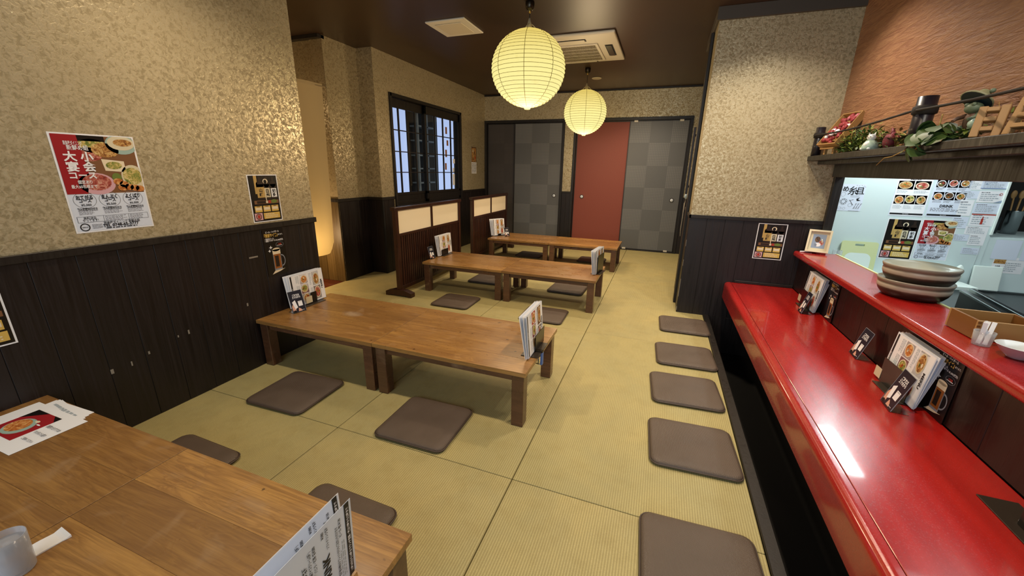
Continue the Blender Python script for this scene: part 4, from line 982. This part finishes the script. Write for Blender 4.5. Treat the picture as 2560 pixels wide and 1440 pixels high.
menu_stand((-2.33, 5.68, Z1), 62, 'menu stand beside farther screen on farthest table', n=6, seed=9, w=.23, h=.25, lipx=(-.03, .03), lip=.03, note=False, lean=6, gap=.008)
menu_stand((-.635, .425, Z1), 90, 'large white drink menu standing at lower edge of photo', kind='big', n=2, turn='ccw', seed=2, h=.225, lipx=(-.01, .03), lip=.13, note=False, lean=-2, gap=.022, fan=4)
menu_stand((1.134, 3.42, Z2), -90, 'menu stand at far end of red counter', n=6, seed=11, h=.25, lipx=(-.13, .08), lip=.12, lean=5)
menu_stand((1.128, 2.13, Z2), -90, 'menu stand at near middle of red counter', n=6, seed=13, h=.25, lipx=(-.13, .10), lip=.125, lean=5)
menu_stand((1.10, 1.36, Z2), -90, 'dark base of menu stand at right edge of red counter', n=4, seed=15, h=.22, w=.2, dx=.09, lipx=(.0, .10), note=False, lip=.12, lean=5)
clamp = thing('table_clamp', 'small blue and steel clamp gripping second-row table edge', 'clamp', (-.5415, 1.965, TH))
bx('jaw', 'chrome_dark', (-.035, -.012, .0008), (.014, .012, .012), clamp, .002); bx('jaw', 'blue_print', (.001, -.012, -.075), (.014, .012, .002), clamp, .002)
bm = bmesh.new(); tube(bm, [(-.012, 0, -.078), (-.012, 0, -.03)], .004, 8); build('screw', bm, 'steel', clamp)
bm = bmesh.new(); tube(bm, [(-.03, 0, -.074), (.012, 0, -.078)], .0025, 6); build('handle', bm, 'steel', clamp)
qr_card((-2.318, 1.925, Z1), 78, 'navy order card by menus on second-row table at left wall')
qr_card((-2.385, 3.80, Z1), 84, 'navy order card by menus beside nearer screen', w=.085, h=.14)
qr_card((-2.19, 5.665, Z1), 60, 'navy order card in front of menus on farthest table', w=.085, h=.13)
qr_card((1.064, 3.285, Z2), -92, 'navy order card before far menu stand on red counter', w=.086, h=.155)
qr_card((1.125, 2.545, Z2), -92, 'navy order card standing alone mid red counter', w=.105, h=.16)
qr_card((1.045, 1.985, Z2), -95, 'nearest navy order card before near menu stand', w=.105, h=.17)
# ---- sheets, glass and wrapper on the nearest table
def flat_sheet(name, label, cat, art, loc, rot, paper='paper_white'):
    bm = bmesh.new(); box(bm, -art.w/2, -art.h/2, 0, art.w/2, art.h/2, .0005)
    o = build(name, bm, paper); o.location = loc; o.rotation_euler = (0, 0, R(rot)); tag(o, label, cat)
    art.build('print', o, 0, z0=.0005); return o
a = Art(.36, .21); a.rect(-.10, -.065, .07, .075, 'poster_red', 1); a.poly([(-.10, .02), (-.02, .075), (-.10, .075)], 'poster_black', 2)
a.poly([(.02, .075), (.07, .075), (.07, .05)], 'poster_black', 2); a.ell(-.02, -.01, .058, .046, 'celadon', 2); a.ell(-.03, -.008, .046, .036, 'food_orange', 3); a.ell(.01, .03, .012, .006, 'foam_print', 4, 10); a.ell(.04, .02, .012, .003, 'paper_white', 4, 10)
a.text('季節のおすすめ', .123, .03, .016, 'ink', 4, .085, 0, .0); a.text('旬の天ぷら盛り', .118, -.005, .013, 'ink_grey', 4, .075); a.text('ご賞味ください♪', .125, -.04, .012, 'ink_grey', 4, .07)
flat_sheet('menu_sheet', 'white menu sheet with tempura photo lying on nearest table', 'menu sheet', a, (-2.212, .566, TH+.0015), 0)
for k, (x, y, rt) in enumerate(((-2.218, .686, 2), (-2.212, .68, -4), (-2.20, .673, -8))):
    a = Art(.26, .05); a.lines(-.1, -.01, .1, .01, 1, 'ink_faint', 1, k)
    flat_sheet('chopstick_sleeve', ('topmost', 'middle', 'lowest')[2-k]+' white paper sleeve fanned behind menu sheet', 'paper sleeve', a, (x, y, TH+.0004+.0008*k*.4), rt)['group'] = 'fanned paper sleeves'
gl = thing('water_glass', 'frosted water glass at lower left corner on nearest table', 'glass', (-1.408, .264, TH+.0005))
bm = bmesh.new(); lathe(bm, [(0, 0), (.030, 0), (.0325, .004), (.0365, .105), (.0345, .105), (.031, .012), (0, .010)], 36); build('tumbler', bm, 'frosted_glass', gl)
bm = bmesh.new(); lathe(bm, [(0, .0105), (.0305, .0125), (.0335, .088), (0, .088)], 36); build('iced_water', bm, 'frosted_glass', gl)
for q, (x, y, z) in enumerate(((.008, .006, .07), (-.012, .004, .068), (.0, -.014, .066))):
    bm = bmesh.new(); box(bm, -.010, -.010, -.010, .010, .010, .010); c = build('ice_cube', bm, 'frosted_glass', gl, .003, 2); c.location = (x, y, z); c.rotation_euler = (.5*q, .4, q)
bm = bmesh.new()
for i in range(9):
    u = i/8; zz = .0035+.001*math.sin(u*6)+(.004*max(0, u-.8)*5 if u > .8 else 0); hw = .024+(.002 if u > .85 else 0)
    for s in (-1, 1): bm.verts.new((-.06+.12*u, s*hw, zz))
    for s in (-1, 1): bm.verts.new((-.06+.12*u, s*hw, .0003))
bm.verts.ensure_lookup_table(); V = bm.verts
for i in range(8):
    q = i*4; n_ = q+4
    bm.faces.new((V[q], V[q+1], V[n_+1], V[n_])); bm.faces.new((V[q+2], V[n_+2], V[n_+3], V[q+3])); bm.faces.new((V[q], V[n_], V[n_+2], V[q+2])); bm.faces.new((V[q+1], V[q+3], V[n_+3], V[n_+1]))
bm.faces.new((V[0], V[2], V[3], V[1])); bm.faces.new((V[32], V[33], V[35], V[34]))
o = build('towel_wrapper', bm, 'paper_white'); o.location = (-1.443, .334, TH+.0004); o.scale = (.56, 1.1, 1); o.rotation_euler = (0, 0, R(86)); tag(o, 'small white paper wrapper beside the water glass', 'wrapper')

# ------------------------------------------------------------------ display shelf over the kitchen opening
SZ = 1.468
sh = thing('display_shelf', 'long dark wooden shelf above the kitchen opening', 'shelf', (0, 0, 0))
bx('shelf_board', 'trim_black', (1.075, YF+.02, 1.432), (1.262, PY-.004, SZ), sh, .003)
bx('lower_batten', 'trim_black', (1.15, YF+.02, 1.405), (1.228, PY-.01, 1.4315), sh, .002)
SZ += .0005
for y, lab, h, r in ((3.965, 'shorter-looking black bamboo post at far end of display shelf', .215, .032), (2.565, 'taller-looking black bamboo post midway along display shelf', .215, .038), (1.2, 'black bamboo post of the shelf beyond the right edge', .215, .036)):
    t = thing('bamboo_post', lab, 'post', (1.112, y, SZ), 0, 'black bamboo posts')
    bm = bmesh.new(); lathe(bm, [(0, 0), (r, 0), (r*.98, h*.30), (r*1.05, h*.33), (r*.98, h*.36), (r*.97, h), (r*.8, h), (r*.78, h-.01), (0, h-.01)], 20); build('culm', bm, 'bamboo_black', t)
    bm = bmesh.new(); lathe(bm, [(r*1.0, .135), (r*1.2, .14), (r*1.22, .155), (r*1.2, .17), (r*1.0, .175)], 20); build('rope_wrap', bm, 'rope', t)
rp = bmesh.new()
P = []
for k in range(41):
    y = 3.965-(3.965-1.2)*k/40; seg = (k % 20)/20; P.append((1.112-.038, y, SZ+.155-.016*math.sin(math.pi*min(1, seg))))
tube(rp, P, [.0052+.0012*(k % 2) for k in range(41)], 8)
tag(build('rope', rp, 'rope'), 'thin black rope strung between bamboo posts of display shelf', 'rope')
def leaf_mesh(bm, c, d, up, L, Wd, mi=0, lobes=False):
    d = Vector(d).normalized(); s = d.cross(Vector(up)).normalized(); u = s.cross(d); c = Vector(c)
    if lobes: prof = [(0, .12, 0), (.02, .42, .02), (.16, .60, .05), (.30, .57, .07), (.42, .62, .06), (.62, .52, .04), (.78, .40, .0), (.9, .26, -.04), (1, .02, -.10)]
    else: prof = [(0, .05, 0), (.25, .40, .05), (.5, .5, .06), (.75, .32, .03), (1, 0, -.05)]
    L_, M_, R_ = [], [], []
    for a, w, z in prof:
        b = c+d*(a*L); M_.append(bm.verts.new(b+u*(z*L-.03*L))); L_.append(bm.verts.new(b+s*(w*Wd)+u*z*L)); R_.append(bm.verts.new(b-s*(w*Wd)+u*z*L))
    for i in range(len(prof)-1):
        for A, B in ((L_, M_), (M_, R_)):
            f = bm.faces.new((A[i], B[i], B[i+1], A[i+1])); f.smooth = True; f.material_index = mi
def bush(name, label, loc, n, rx, ry, rz, size, mats, seed, twigs=8):
    r = random.Random(seed); t = thing(name, label, 'plant', loc, 0)
    bm = bmesh.new(); tw = bmesh.new()
    for k in range(n):
        p = Vector((r.gauss(0, rx*.45), r.uniform(-ry, ry), abs(r.gauss(.4, .32))*rz+.008)); p.x = max(-rx, min(rx, p.x)); p.z = min(p.z, rz*1.25)
        leaf_mesh(bm, p, (r.uniform(-1, 1), r.uniform(-1, 1), r.uniform(-.2, .7)), (r.uniform(-.4, .4), r.uniform(-.4, .4), 1), size*r.uniform(.6, 1.3), size*.45, r.randrange(len(mats)))
    o = build('foliage', bm, mats, t); o['kind'] = 'stuff'
    for k in range(twigs):
        a = (r.uniform(-.2, .2)*rx, r.uniform(-.7, .7)*ry, .002); b = (r.uniform(-1, 1)*rx, a[1]+r.uniform(-.4, .4)*ry, rz*r.uniform(.7, 1.35)); m_ = [(a[i]+b[i])/2+r.uniform(-.01, .01) for i in range(3)]
        tube(tw, [a, m_, b], [.002, .0016, .001], 5)
    o = build('twigs', tw, 'stem', t); o['kind'] = 'stuff'; return t
bush('bushy_vine', 'bushy small-leaved green vine behind flower box on shelf', (1.165, 3.38, SZ), 760, .055, .25, .125, .034, ['leaf', 'leaf_light', 'leaf_light', 'leaf'], 3, 14)
bush('dry_vine', 'small yellowing vine beside red cloth on display shelf', (1.175, 2.96, SZ), 150, .045, .16, .085, .034, ['leaf_light', 'dry_leaf', 'leaf_dark', 'leaf'], 5, 12)
bush('green_sprig', 'pale green sprigs under the frog ornament on shelf', (1.135, 2.30, SZ), 120, .035, .11, .035, .030, ['leaf', 'leaf_light'], 8, 6)
bush('dry_tendrils', 'dried brown tendrils around wooden ladder ornaments', (1.185, 2.10, SZ), 40, .04, .15, .15, .030, ['dry_leaf', 'dry_leaf', 'leaf_light'], 9, 10)
# ivy with large leaves hanging over the edge
iv = thing('ivy', 'large-leaved ivy spilling over front edge of display shelf', 'plant', (1.12, 2.46, SZ))
r = random.Random(11); first = []
leaf_spots = [(-.005, .05, .050), (.01, .01, .072), (-.015, -.03, .080), (.0, -.08, .080), (-.02, -.12, .062), (-.025, .06, .028), (-.03, .01, .045), (-.035, -.05, .055), (-.04, -.10, .040), (-.045, .0, .018), (-.05, -.06, .012), (.02, -.01, .045), (.02, -.06, .055), (.01, -.13, .03), (-.058, -.05, -.030), (-.064, .0, -.048), (.03, .03, .03), (-.03, -.15, .03), (-.045, -.12, .015), (-.052, .03, -.004), (.0, -.10, .05), (-.03, -.02, .065)]
bm0 = [bmesh.new() for _ in range(3)]
for i, b in enumerate(bm0): leaf_mesh(b, (0, 0, 0), (1, 0, 0), (0, 0, 1), .048+.008*i, .046+.007*i, 0, True)
pro = []
for i, b in enumerate(bm0):
    me = bpy.data.meshes.new('leaf'); b.to_mesh(me); b.free(); me.materials.append(MATS[('leaf_dark', 'leaf', 'leaf')[i]]); pro.append(me)
leaf_spots += [(x+r.uniform(-.02, .02), y+r.uniform(-.03, .03), z+r.uniform(-.01, .015)) for x, y, z in leaf_spots[:16]]
for i, (x, y, z) in enumerate(leaf_spots):
    o = bpy.data.objects.new('leaf', pro[i % 3]); COL.objects.link(o); o.parent = iv; o.location = (x, y, max(z, .015) if x > -.04 else z)
    if z < -.04: o.rotation_euler = (R(-70), R(10), R(-95))
    else: o.rotation_euler = (R(r.uniform(-40, 40)), R(r.uniform(10, 60)), R(r.uniform(130, 260)))
for pts in ([(-.03, -.10, .03), (-.052, -.02, .0), (-.058, .08, -.03), (-.06, .16, -.05), (-.055, .25, -.055), (-.06, .30, -.09)], [(-.03, -.10, .025), (-.055, -.04, -.01), (-.06, .0, -.05)], [(.0, .0, .02), (.0, .05, .08), (-.01, .12, .11)], [(-.01, -.05, .02), (-.01, -.05, .12)], [(.0, .12, .005), (-.02, .2, .06), (-.02, .27, .075)]):
    bm = bmesh.new(); tube(bm, pts, [.0032-.0003*k for k in range(len(pts))], 6); build('stem', bm, 'stem', iv)
# flower box on a little easel
fb = thing('flower_box', 'cedar box frame of dried red flowers leaning on shelf', 'flower frame', (1.045, 3.62, SZ), R(-74))
bmx = lambda n, m, a, b, p=fb, bv=.001: bx(n, m, a, b, p, bv)
hold = bpy.data.objects.new('box_frame', bpy.data.meshes.new('box_frame')); COL.objects.link(hold)
bm = bmesh.new(); w, h, d = .095, .255, .042
box(bm, -w, -d, 0, w, -.004, .006); box(bm, -w, -d, h-.006, w, -.004, h); box(bm, -w, -d, .006, -w+.006, -.004, h-.006); box(bm, w-.006, -d, .006, w, -.004, h-.006); box(bm, -w, -.004, 0, w, 0, h)
bmesh.ops.recalc_face_normals(bm, faces=bm.faces); bm.to_mesh(hold.data); bm.free(); hold.data.materials.append(MATS['cedar'])
hold.parent = fb; hold.location = (0, .05, .048); hold.rotation_euler = (R(-33), 0, 0)
r = random.Random(4)
for k in range(46):
    u, v = r.uniform(-.075, .075), r.uniform(.02, .235)
    bm = bmesh.new(); ball(bm, (u, -.028+r.uniform(-.012, .004), v), (.016*r.uniform(.7, 1.3), .013, .016*r.uniform(.7, 1.3)), 8)
    for vv in bm.verts: vv.co += Vector((r.uniform(-.002, .002), r.uniform(-.002, .002), r.uniform(-.002, .002)))
    build('flower', bm, ['flower_red', 'flower_red', 'flower_pink', 'flower_red', 'flower_red', 'flower_red', 'paper_white'][k % 7], hold)
for x in (-.045, .045): bmx('easel_leg', 'cedar', (x-.008, .05, .0), (x+.008, .068, .046))
bmx('easel_leg', 'cedar', (-.008, .115, .0), (.008, .13, .09)); bmx('easel_bar', 'cedar', (-.07, .03, .036), (.07, .049, .046))
# cat ornament and red cloth
ca = thing('cat_ornament', 'small white pottery cat in pale green on shelf', 'ornament', (1.118, 3.055, SZ), R(-60))
bm = bmesh.new(); lathe(bm, [(0, 0), (.038, 0), (.042, .012), (.036, .035), (.024, .055), (.0, .06)], 20); build('body', bm, 'celadon', ca)
bm = bmesh.new(); ball(bm, (0, -.004, .072), (.023, .020, .020), 14)
for s in (-1, 1):
    a = [bm.verts.new(p) for p in ((s*.008, -.006, .088), (s*.021, -.006, .082), (s*.019, -.004, .103), (s*.013, .004, .085))]
    for q in ((0, 1, 2), (1, 3, 2), (3, 0, 2)): bm.faces.new([a[i] for i in q])
hd = build('head', bm, 'porcelain', ca)
for s in (-1, 1):
    bm = bmesh.new(); ball(bm, (s*.008, -.0225, .075), .0022, 6); build('eye', bm, 'ink', hd)
bm = bmesh.new(); ball(bm, (.0, -.0245, .070), .002, 6); build('nose', bm, 'red_print', hd)
bm = bmesh.new(); ball(bm, (.0, -.026, .030), (.018, .014, .018), 12); build('belly', bm, 'porcelain', ca)
for s in (-1, 1):
    bm = bmesh.new(); ball(bm, (s*.02, -.028, .008), (.010, .013, .008), 8); build('paw', bm, 'porcelain', ca)
cl = thing('red_cloth', 'dark red cloth bundle behind white cat ornament', 'cloth', (1.165, 2.945, SZ))
bm = bmesh.new(); bmesh.ops.create_icosphere(bm, subdivisions=3, radius=1); r = random.Random(2)
for v_ in bm.verts:
    n_ = 1+.12*math.sin(v_.co.x*5+1)*math.cos(v_.co.y*4)+r.uniform(-.02, .02); v_.co = Vector((v_.co.x*.032*n_, v_.co.y*.045*n_, (v_.co.z*.5+.5)*.088*n_))
for f in bm.faces: f.smooth = True
build('bundle', bm, 'berry_cloth', cl)
bm = bmesh.new(); tube(bm, [(0, 0, .08), (.004, .01, .10), (0, .02, .115)], [.012, .009, .003], 8); build('knot', bm, 'berry_cloth', cl)
# frog ornament with a hat
fr = thing('frog_ornament', 'dark green pottery frog in wide hat carrying bundle', 'ornament', (1.150, 2.285, SZ), R(-75))
bm = bmesh.new(); ball(bm, (.0, .0, .075), (.026, .024, .042), 14); build('body', bm, 'frog_brown', fr)
bm = bmesh.new(); ball(bm, (.0, -.006, .125), (.030, .026, .022), 14); hd = build('head', bm, 'frog_green', fr)
for s in (-1, 1):
    bm = bmesh.new(); ball(bm, (s*.015, -.022, .138), .008, 10); build('eye', bm, 'frog_green', hd)
bm = bmesh.new(); lathe(bm, [(0, .196), (.018, .192), (.024, .175), (.052, .158), (.056, .150), (.050, .150), (.0, .158)], 24); ht = build('hat', bm, ['frog_hat'], fr); ht.rotation_euler = (R(-38), 0, 0); ht.location = (0, -.0985, .034)
bm = bmesh.new(); lathe(bm, [(0, .1535), (.049, .1485), (.053, .1505)], 24); build('hat_lining', bm, 'hat_dark', ht)
for s in (-1, 1):
    bm = bmesh.new(); ball(bm, (s*.024, -.0, .193), .009, 10); build('hat_bead', bm, 'frog_green', ht)
    bm = bmesh.new(); tube(bm, [(s*.018, 0, .055), (s*.034, -.028, .048), (s*.036, -.012, .012), (s*.036, -.034, .004)], [.012, .010, .008, .006], 8); build('leg', bm, 'frog_green', fr)
    bm = bmesh.new(); tube(bm, [(s*.022, -.004, .10), (s*.040, -.026, .088), (s*.030, -.045, .078)], [.009, .007, .006], 8); build('arm', bm, 'frog_brown' if s < 0 else 'frog_green', fr)
bm = bmesh.new(); ball(bm, (.048, -.03, .062), (.022, .018, .020), 10); build('bundle', bm, 'celadon', fr)
bm = bmesh.new(); tube(bm, [(.02, -.03, .03), (.07, -.02, .035)], .003, 6); build('stick', bm, 'celadon', fr)
# little wooden ladders
def ladder(loc, rot, label, h=.145, w=.055, lean=-14):
    t = thing('wooden_ladder', label, 'ornament', loc, R(rot), 'wooden ladder ornaments')
    for s in (-1, 1):
        o = bx('side_rail', 'crate_wood', (s*w-.012, -.010, 0), (s*w+.012, .010, h), t, .002); o.rotation_euler = (R(lean), 0, 0); o.location = (0, 0, .003)
    for k in range(3):
        z = .02+k*.036; o = bx('rung', 'crate_wood', (-w+.012, -.018, z), (w-.012, .012, z+.016), t, .002); o.rotation_euler = (R(lean), 0, 0); o.location = (0, 0, .003)
    return t
ladder((1.125, 2.135, SZ), -40, 'little wooden step ornament just right of the frog', .115, .028)
ladder((1.150, 1.985, SZ), -72, 'little wooden step ornament at right edge of shelf', .13, .055)

# ------------------------------------------------------------------ things on the service ledge
LZ = .6945
fm = thing('photo_frame', 'cream photo frame with blurred portrait at ledge far end', 'picture frame', (1.262, 3.925, LZ), R(-20))
hold = bpy.data.objects.new('frame', bpy.data.meshes.new('frame')); COL.objects.link(hold); hold.parent = fm
bm = bmesh.new(); w, h, d = .078, .185, .028
for a, b in (((-w, 0), (w, .014)), ((-w, h-.014), (w, h)), ((-w, .014), (-w+.014, h-.014)), ((w-.014, .014), (w, h-.014))): box(bm, a[0], -d, a[1], b[0], 0, b[1])
box(bm, -w+.014, -.006, .014, w-.014, -.002, h-.014)
bmesh.ops.recalc_face_normals(bm, faces=bm.faces); bm.to_mesh(hold.data); bm.free(); hold.data.materials.append(MATS['frame_cream']); hold.rotation_euler = (R(-14), 0, 0); hold.location = (0, .0, .0085)
a = Art(.126, .155); a.rect(-.063, -.0775, .063, .0775, 'label_cream', 1); a.rect(-.045, -.058, .045, .058, 'grey_blue_print', 2); a.ell(-.010, .015, .018, .024, 'food_dark', 3); a.ell(.018, -.012, .016, .020, 'food_red', 3); a.ell(-.004, -.028, .022, .016, 'paper_white', 4); a.ell(-.02, -.032, .012, .014, 'grey_blue_print', 4)
pp = a.build('photo_print', hold, 0); pp.rotation_euler = (R(90), 0, 0); pp.location = (0, -.0065, h/2)
bm = bmesh.new(); tube(bm, [(.02, -.002, .12), (.03, .07, .004)], .004, 6); build('easel_strut', bm, 'frame_cream', fm)
bw1 = thing('serving_bowl', 'lower of two stacked brown stoneware bowls on ledge', 'bowl', (1.343, 2.70, LZ), 0, 'stacked stoneware bowls')
prof = [(0, 0), (.118, 0), (.126, .006), (.141, .026), (.150, .05), (.1505, .064), (.148, .071), (.152, .078), (.156, .088), (.155, .094), (.151, .095), (.147, .090), (.135, .083), (.124, .0785), (.10, .06), (.05, .042), (0, .038)]
bm = bmesh.new(); lathe(bm, prof[:11], 56); build('outside', bm, 'stoneware', bw1)
bm = bmesh.new(); lathe(bm, prof[10:], 56); build('glazed_inside', bm, 'stoneware_inside', bw1)
b2 = dup(bw1, (1.352, 2.705, LZ+.0798), R(70), 'upper of two stacked brown stoneware bowls on ledge')
wbx = thing('wooden_box', 'open dovetailed wooden box on ledge beside stoneware bowls', 'box', (1.232, 2.05, LZ), 0)
bl, bd, bh, th = .21, .175, .080, .010
wbx.location = (1.248, 2.035, LZ); wbx.rotation_euler = (0, 0, R(0))
bx('side_panel', 'cedar', (0, 0, 0), (bl, th, bh), wbx, .001); bx('side_panel', 'cedar', (0, bd-th, 0), (bl, bd, bh), wbx, .001)
bx('end_panel', 'cedar_dark', (0, th+.0003, 0), (th, bd-th-.0003, bh), wbx, .001); bx('end_panel', 'cedar_dark', (bl-th, th+.0003, 0), (bl, bd-th-.0003, bh), wbx, .001)
bx('bottom', 'cedar_dark', (th, th, .001), (bl-th, bd-th, .007), wbx, 0)
for k in range(5):
    bx('dovetail', 'cedar_dark', (-.0008, -.0009, .006+k*.0155), (.011, .0008, .014+k*.0155), wbx, .0008)
cup = thing('straw_glass', 'small clear glass holding white paper sticks on ledge', 'glass', (1.243, 1.978, LZ))
bm = bmesh.new(); lathe(bm, [(0, 0), (.026, 0), (.031, .055), (.0295, .055), (.0245, .004), (0, .003)], 28); build('tumbler', bm, 'clear_glass', cup)
for k, (a, b) in enumerate((((-.012, -.004, .005), (.004, .008, .095)), ((.0, .01, .005), (-.014, -.01, .09)), ((.012, -.006, .005), (.0, .012, .085)), ((.004, -.012, .005), (.020, .004, .098)))):
    bm = bmesh.new(); box(bm, -.0065, -.0015, 0, .0065, .0015, .092); o = build('paper_stick', bm, 'paper_white', cup)
    d = (Vector(b)-Vector(a)); o.location = a; o.rotation_euler = d.to_track_quat('Z', 'Y').to_euler()
sb = thing('small_bowl', 'white rimmed pinkish bowl at right edge of ledge', 'bowl', (1.305, 1.905, LZ))
sb.location = (1.285, 1.872, LZ)
bm = bmesh.new(); lathe(bm, [(0, 0), (.026, 0), (.028, .004), (.046, .020), (.060, .040), (.064, .045)], 36); build('outside', bm, 'bowl_pink', sb)
bm = bmesh.new(); lathe(bm, [(.064, .045), (.061, .046), (.045, .024), (.02, .010), (0, .008)], 36); build('inside', bm, 'bowl_white', sb)
pb = thing('paper_roll', 'white paper strip lying behind photo frame at ledge end', 'paper', (1.20, 3.955, LZ), R(20))
bm = bmesh.new(); tube(bm, [(-.05, 0, .006), (.05, .0, .006)], .005, 10); build('roll', bm, 'paper_white', pb)

# ------------------------------------------------------------------ kitchen beyond the opening
wt = thing('kitchen_worktop', 'stainless worktop with raised double lip behind the red ledge', 'worktop', (1.70, 2.97, 0), R(-10.3))
bx('front_panel', 'steel_dark', (-.006, -1.34, -.36), (.006, 0, .684), wt, .002)
bx('lip', 'steel', (-.010, -1.34, .685), (.014, .004, .699), wt, .002)
bx('inner_lip', 'steel', (.036, -1.34, .68), (.058, .03, .708), wt, .002)
bx('channel', 'steel_dark', (.0145, -1.34, .66), (.0355, .01, .682), wt, 0)
bx('top', 'steel', (.0585, -1.34, .47), (.70, .03, .50), wt, .003)
bx('body', 'steel_dark', (.07, -1.34, -.36), (.68, .02, .468), wt, .002)
bt = thing('back_table', 'pale kitchen table along the white board wall', 'table', (0, 0, 0))
bx('top', 'board_white', (1.43, 4.03, .47), (2.40, KY-.006, .50), bt, .003)
bx('base', 'kitchen_grey', (1.45, 4.06, -.36), (2.38, KY-.01, .468), bt, .003)
st = thing('steel_sink', 'dark steel sink counter under papered cabinet wall', 'sink', (0, 0, 0))
bx('top', 'steel_dark', (2.44, 3.45, .40), (3.6, KY-.006, .43), st, .003); bx('base', 'steel_dark', (2.46, 3.48, -.36), (3.58, KY-.01, .398), st, .003)
bx('back_rim', 'steel', (2.44, KY-.03, .431), (3.6, KY-.007, .445), st, .001)
cb = thing('cutting_board', 'pale yellow cutting board with handle slot against kitchen wall', 'cutting board', (1.672, KY-.045, .5005))
bm = bmesh.new(); pts = rrect(.262, .275, .02, 5); n_ = len(pts)
hp = [(.045*math.cos(2*math.pi*k/n_)+0, .013*math.sin(2*math.pi*k/n_)+.108) for k in range(n_)]
import cmath
base = R(45)*0
hp = [(.045*math.cos(math.atan2(y, x)), .011*math.sin(math.atan2(y, x))+.108) for x, y in pts]
F = [bm.verts.new((x, -.006, y+.1375)) for x, y in pts]; B = [bm.verts.new((x, .006, y+.1375)) for x, y in pts]
HF = [bm.verts.new((x, -.006, y+.1375)) for x, y in hp]; HB = [bm.verts.new((x, .006, y+.1375)) for x, y in hp]
for k in range(n_):
    q = (k+1) % n_
    bm.faces.new((F[k], F[q], HF[q], HF[k])); bm.faces.new((B[q], B[k], HB[k], HB[q])); bm.faces.new((F[q], F[k], B[k], B[q])); bm.faces.new((HF[k], HF[q], HB[q], HB[k]))
o = build('board', bm, 'board_yellow', cb); o.rotation_euler = (R(-6), 0, 0)
a = Art(.2, .17); a.poly([(x, y) for x, y in rrect(.19, .16, .05, 5)], 'board_white', 1); w_ = a.build('worn_patch', o, 0); w_.rotation_euler = (R(90), 0, 0); w_.location = (0, -.0062, .095)
cc = thing('clear_tumbler', 'small clear tumbler left of the yellow cutting board', 'glass', (1.512, KY-.06, .5005))
bm = bmesh.new(); lathe(bm, [(0, 0), (.030, 0), (.036, .19), (.0345, .19), (.0285, .004), (0, .003)], 28); build('tumbler', bm, 'clear_glass', cc)
wb_ = thing('white_panel_board', 'square white cutting board leaning below papered cabinet', 'cutting board', (2.545, KY-.05, .4455))
o = bx('board', 'board_white', (-.09, -.007, 0), (.09, .007, .198), wb_, .006, 2); o.rotation_euler = (R(-9), 0, 0)
pbg = thing('plastic_bag', 'crumpled clear plastic bag between boards in kitchen', 'bag', (2.425, KY-.035, .5005))
pbg.location = (2.36, KY-.05, .5005)
bm = bmesh.new(); bmesh.ops.create_icosphere(bm, subdivisions=3, radius=1); r = random.Random(8)
for v_ in bm.verts:
    n_ = 1+.22*math.sin(v_.co.z*9)*math.cos(v_.co.x*7)+r.uniform(-.08, .08); v_.co = Vector((v_.co.x*.030*n_, v_.co.y*.025, (v_.co.z*.5+.5)*.14))
build('bag', bm, 'board_white', pbg)
for i, (x, z, w, h, lab, m) in enumerate(((2.625, .70, .155, .155, 'wrinkled pale blue sheet at left on low kitchen cabinet', 'paper_blue'), (2.80, .70, .16, .155, 'wrinkled pale blue sheet at right on low kitchen cabinet', 'paper_blue'), (2.67, .59, .19, .13, 'plastic pocket with food label below the wrinkled sheets', 'paper_white'), (2.86, .585, .14, .12, 'white printed sheet at far right on low kitchen cabinet', 'paper_white'))):
    a = Art(w, h)
    if i == 2: a.rect(-.09, .01, -.02, .055, 'food_brown', 2); a.text('お品書', -.06, -.01, .012, 'ink', 3, .03)
    if i >= 2: a.lines(-w*.1, -h*.4, w*.4, h*.2, 5, 'ink_faint', 2, i)
    poster('note', lab, 'note', a, (x, KY+.0045-.0008*(i < 2)*2, z), 0, m, group='papers on the low kitchen cabinet')
uh = thing('utensil_pot', 'tall steel pot of wooden utensils in dark kitchen niche', 'pot', (2.80, 4.62, .873))
led = bx('shelf_ledge', 'white_board', (2.505, KY+.12, .83), (3.6, 4.9, .872), None, .002); led.name = 'trim_9'; struct(led)
bm = bmesh.new(); lathe(bm, [(0, 0), (.045, 0), (.052, .19), (.055, .195), (.050, .195), (.043, .006), (0, .005)], 28); build('pot', bm, 'steel', uh)
for k in range(6):
    a = k*1.05; bm = bmesh.new(); tube(bm, [(.02*math.cos(a), .02*math.sin(a), .01), (.045*math.cos(a), .045*math.sin(a), .30)], [.005, .006], 6)
    o = build('utensil', bm, 'cedar', uh)
    bm = bmesh.new(); ball(bm, (.05*math.cos(a), .05*math.sin(a), .325), (.020, .010, .035), 10); build('utensil_head', bm, 'cedar', o)
sp = thing('spare_ladle', 'dark ladle and small steel cups beside the utensil pot', 'utensils', (2.69, 4.60, .8735))
bm = bmesh.new(); lathe(bm, [(0, 0), (.022, 0), (.026, .14), (.024, .14), (.020, .005), (0, .004)], 20); build('cup', bm, 'steel_dark', sp)
bm = bmesh.new(); tube(bm, [(0, 0, .01), (.01, .01, .2)], .005, 6); build('ladle', bm, 'steel', sp)
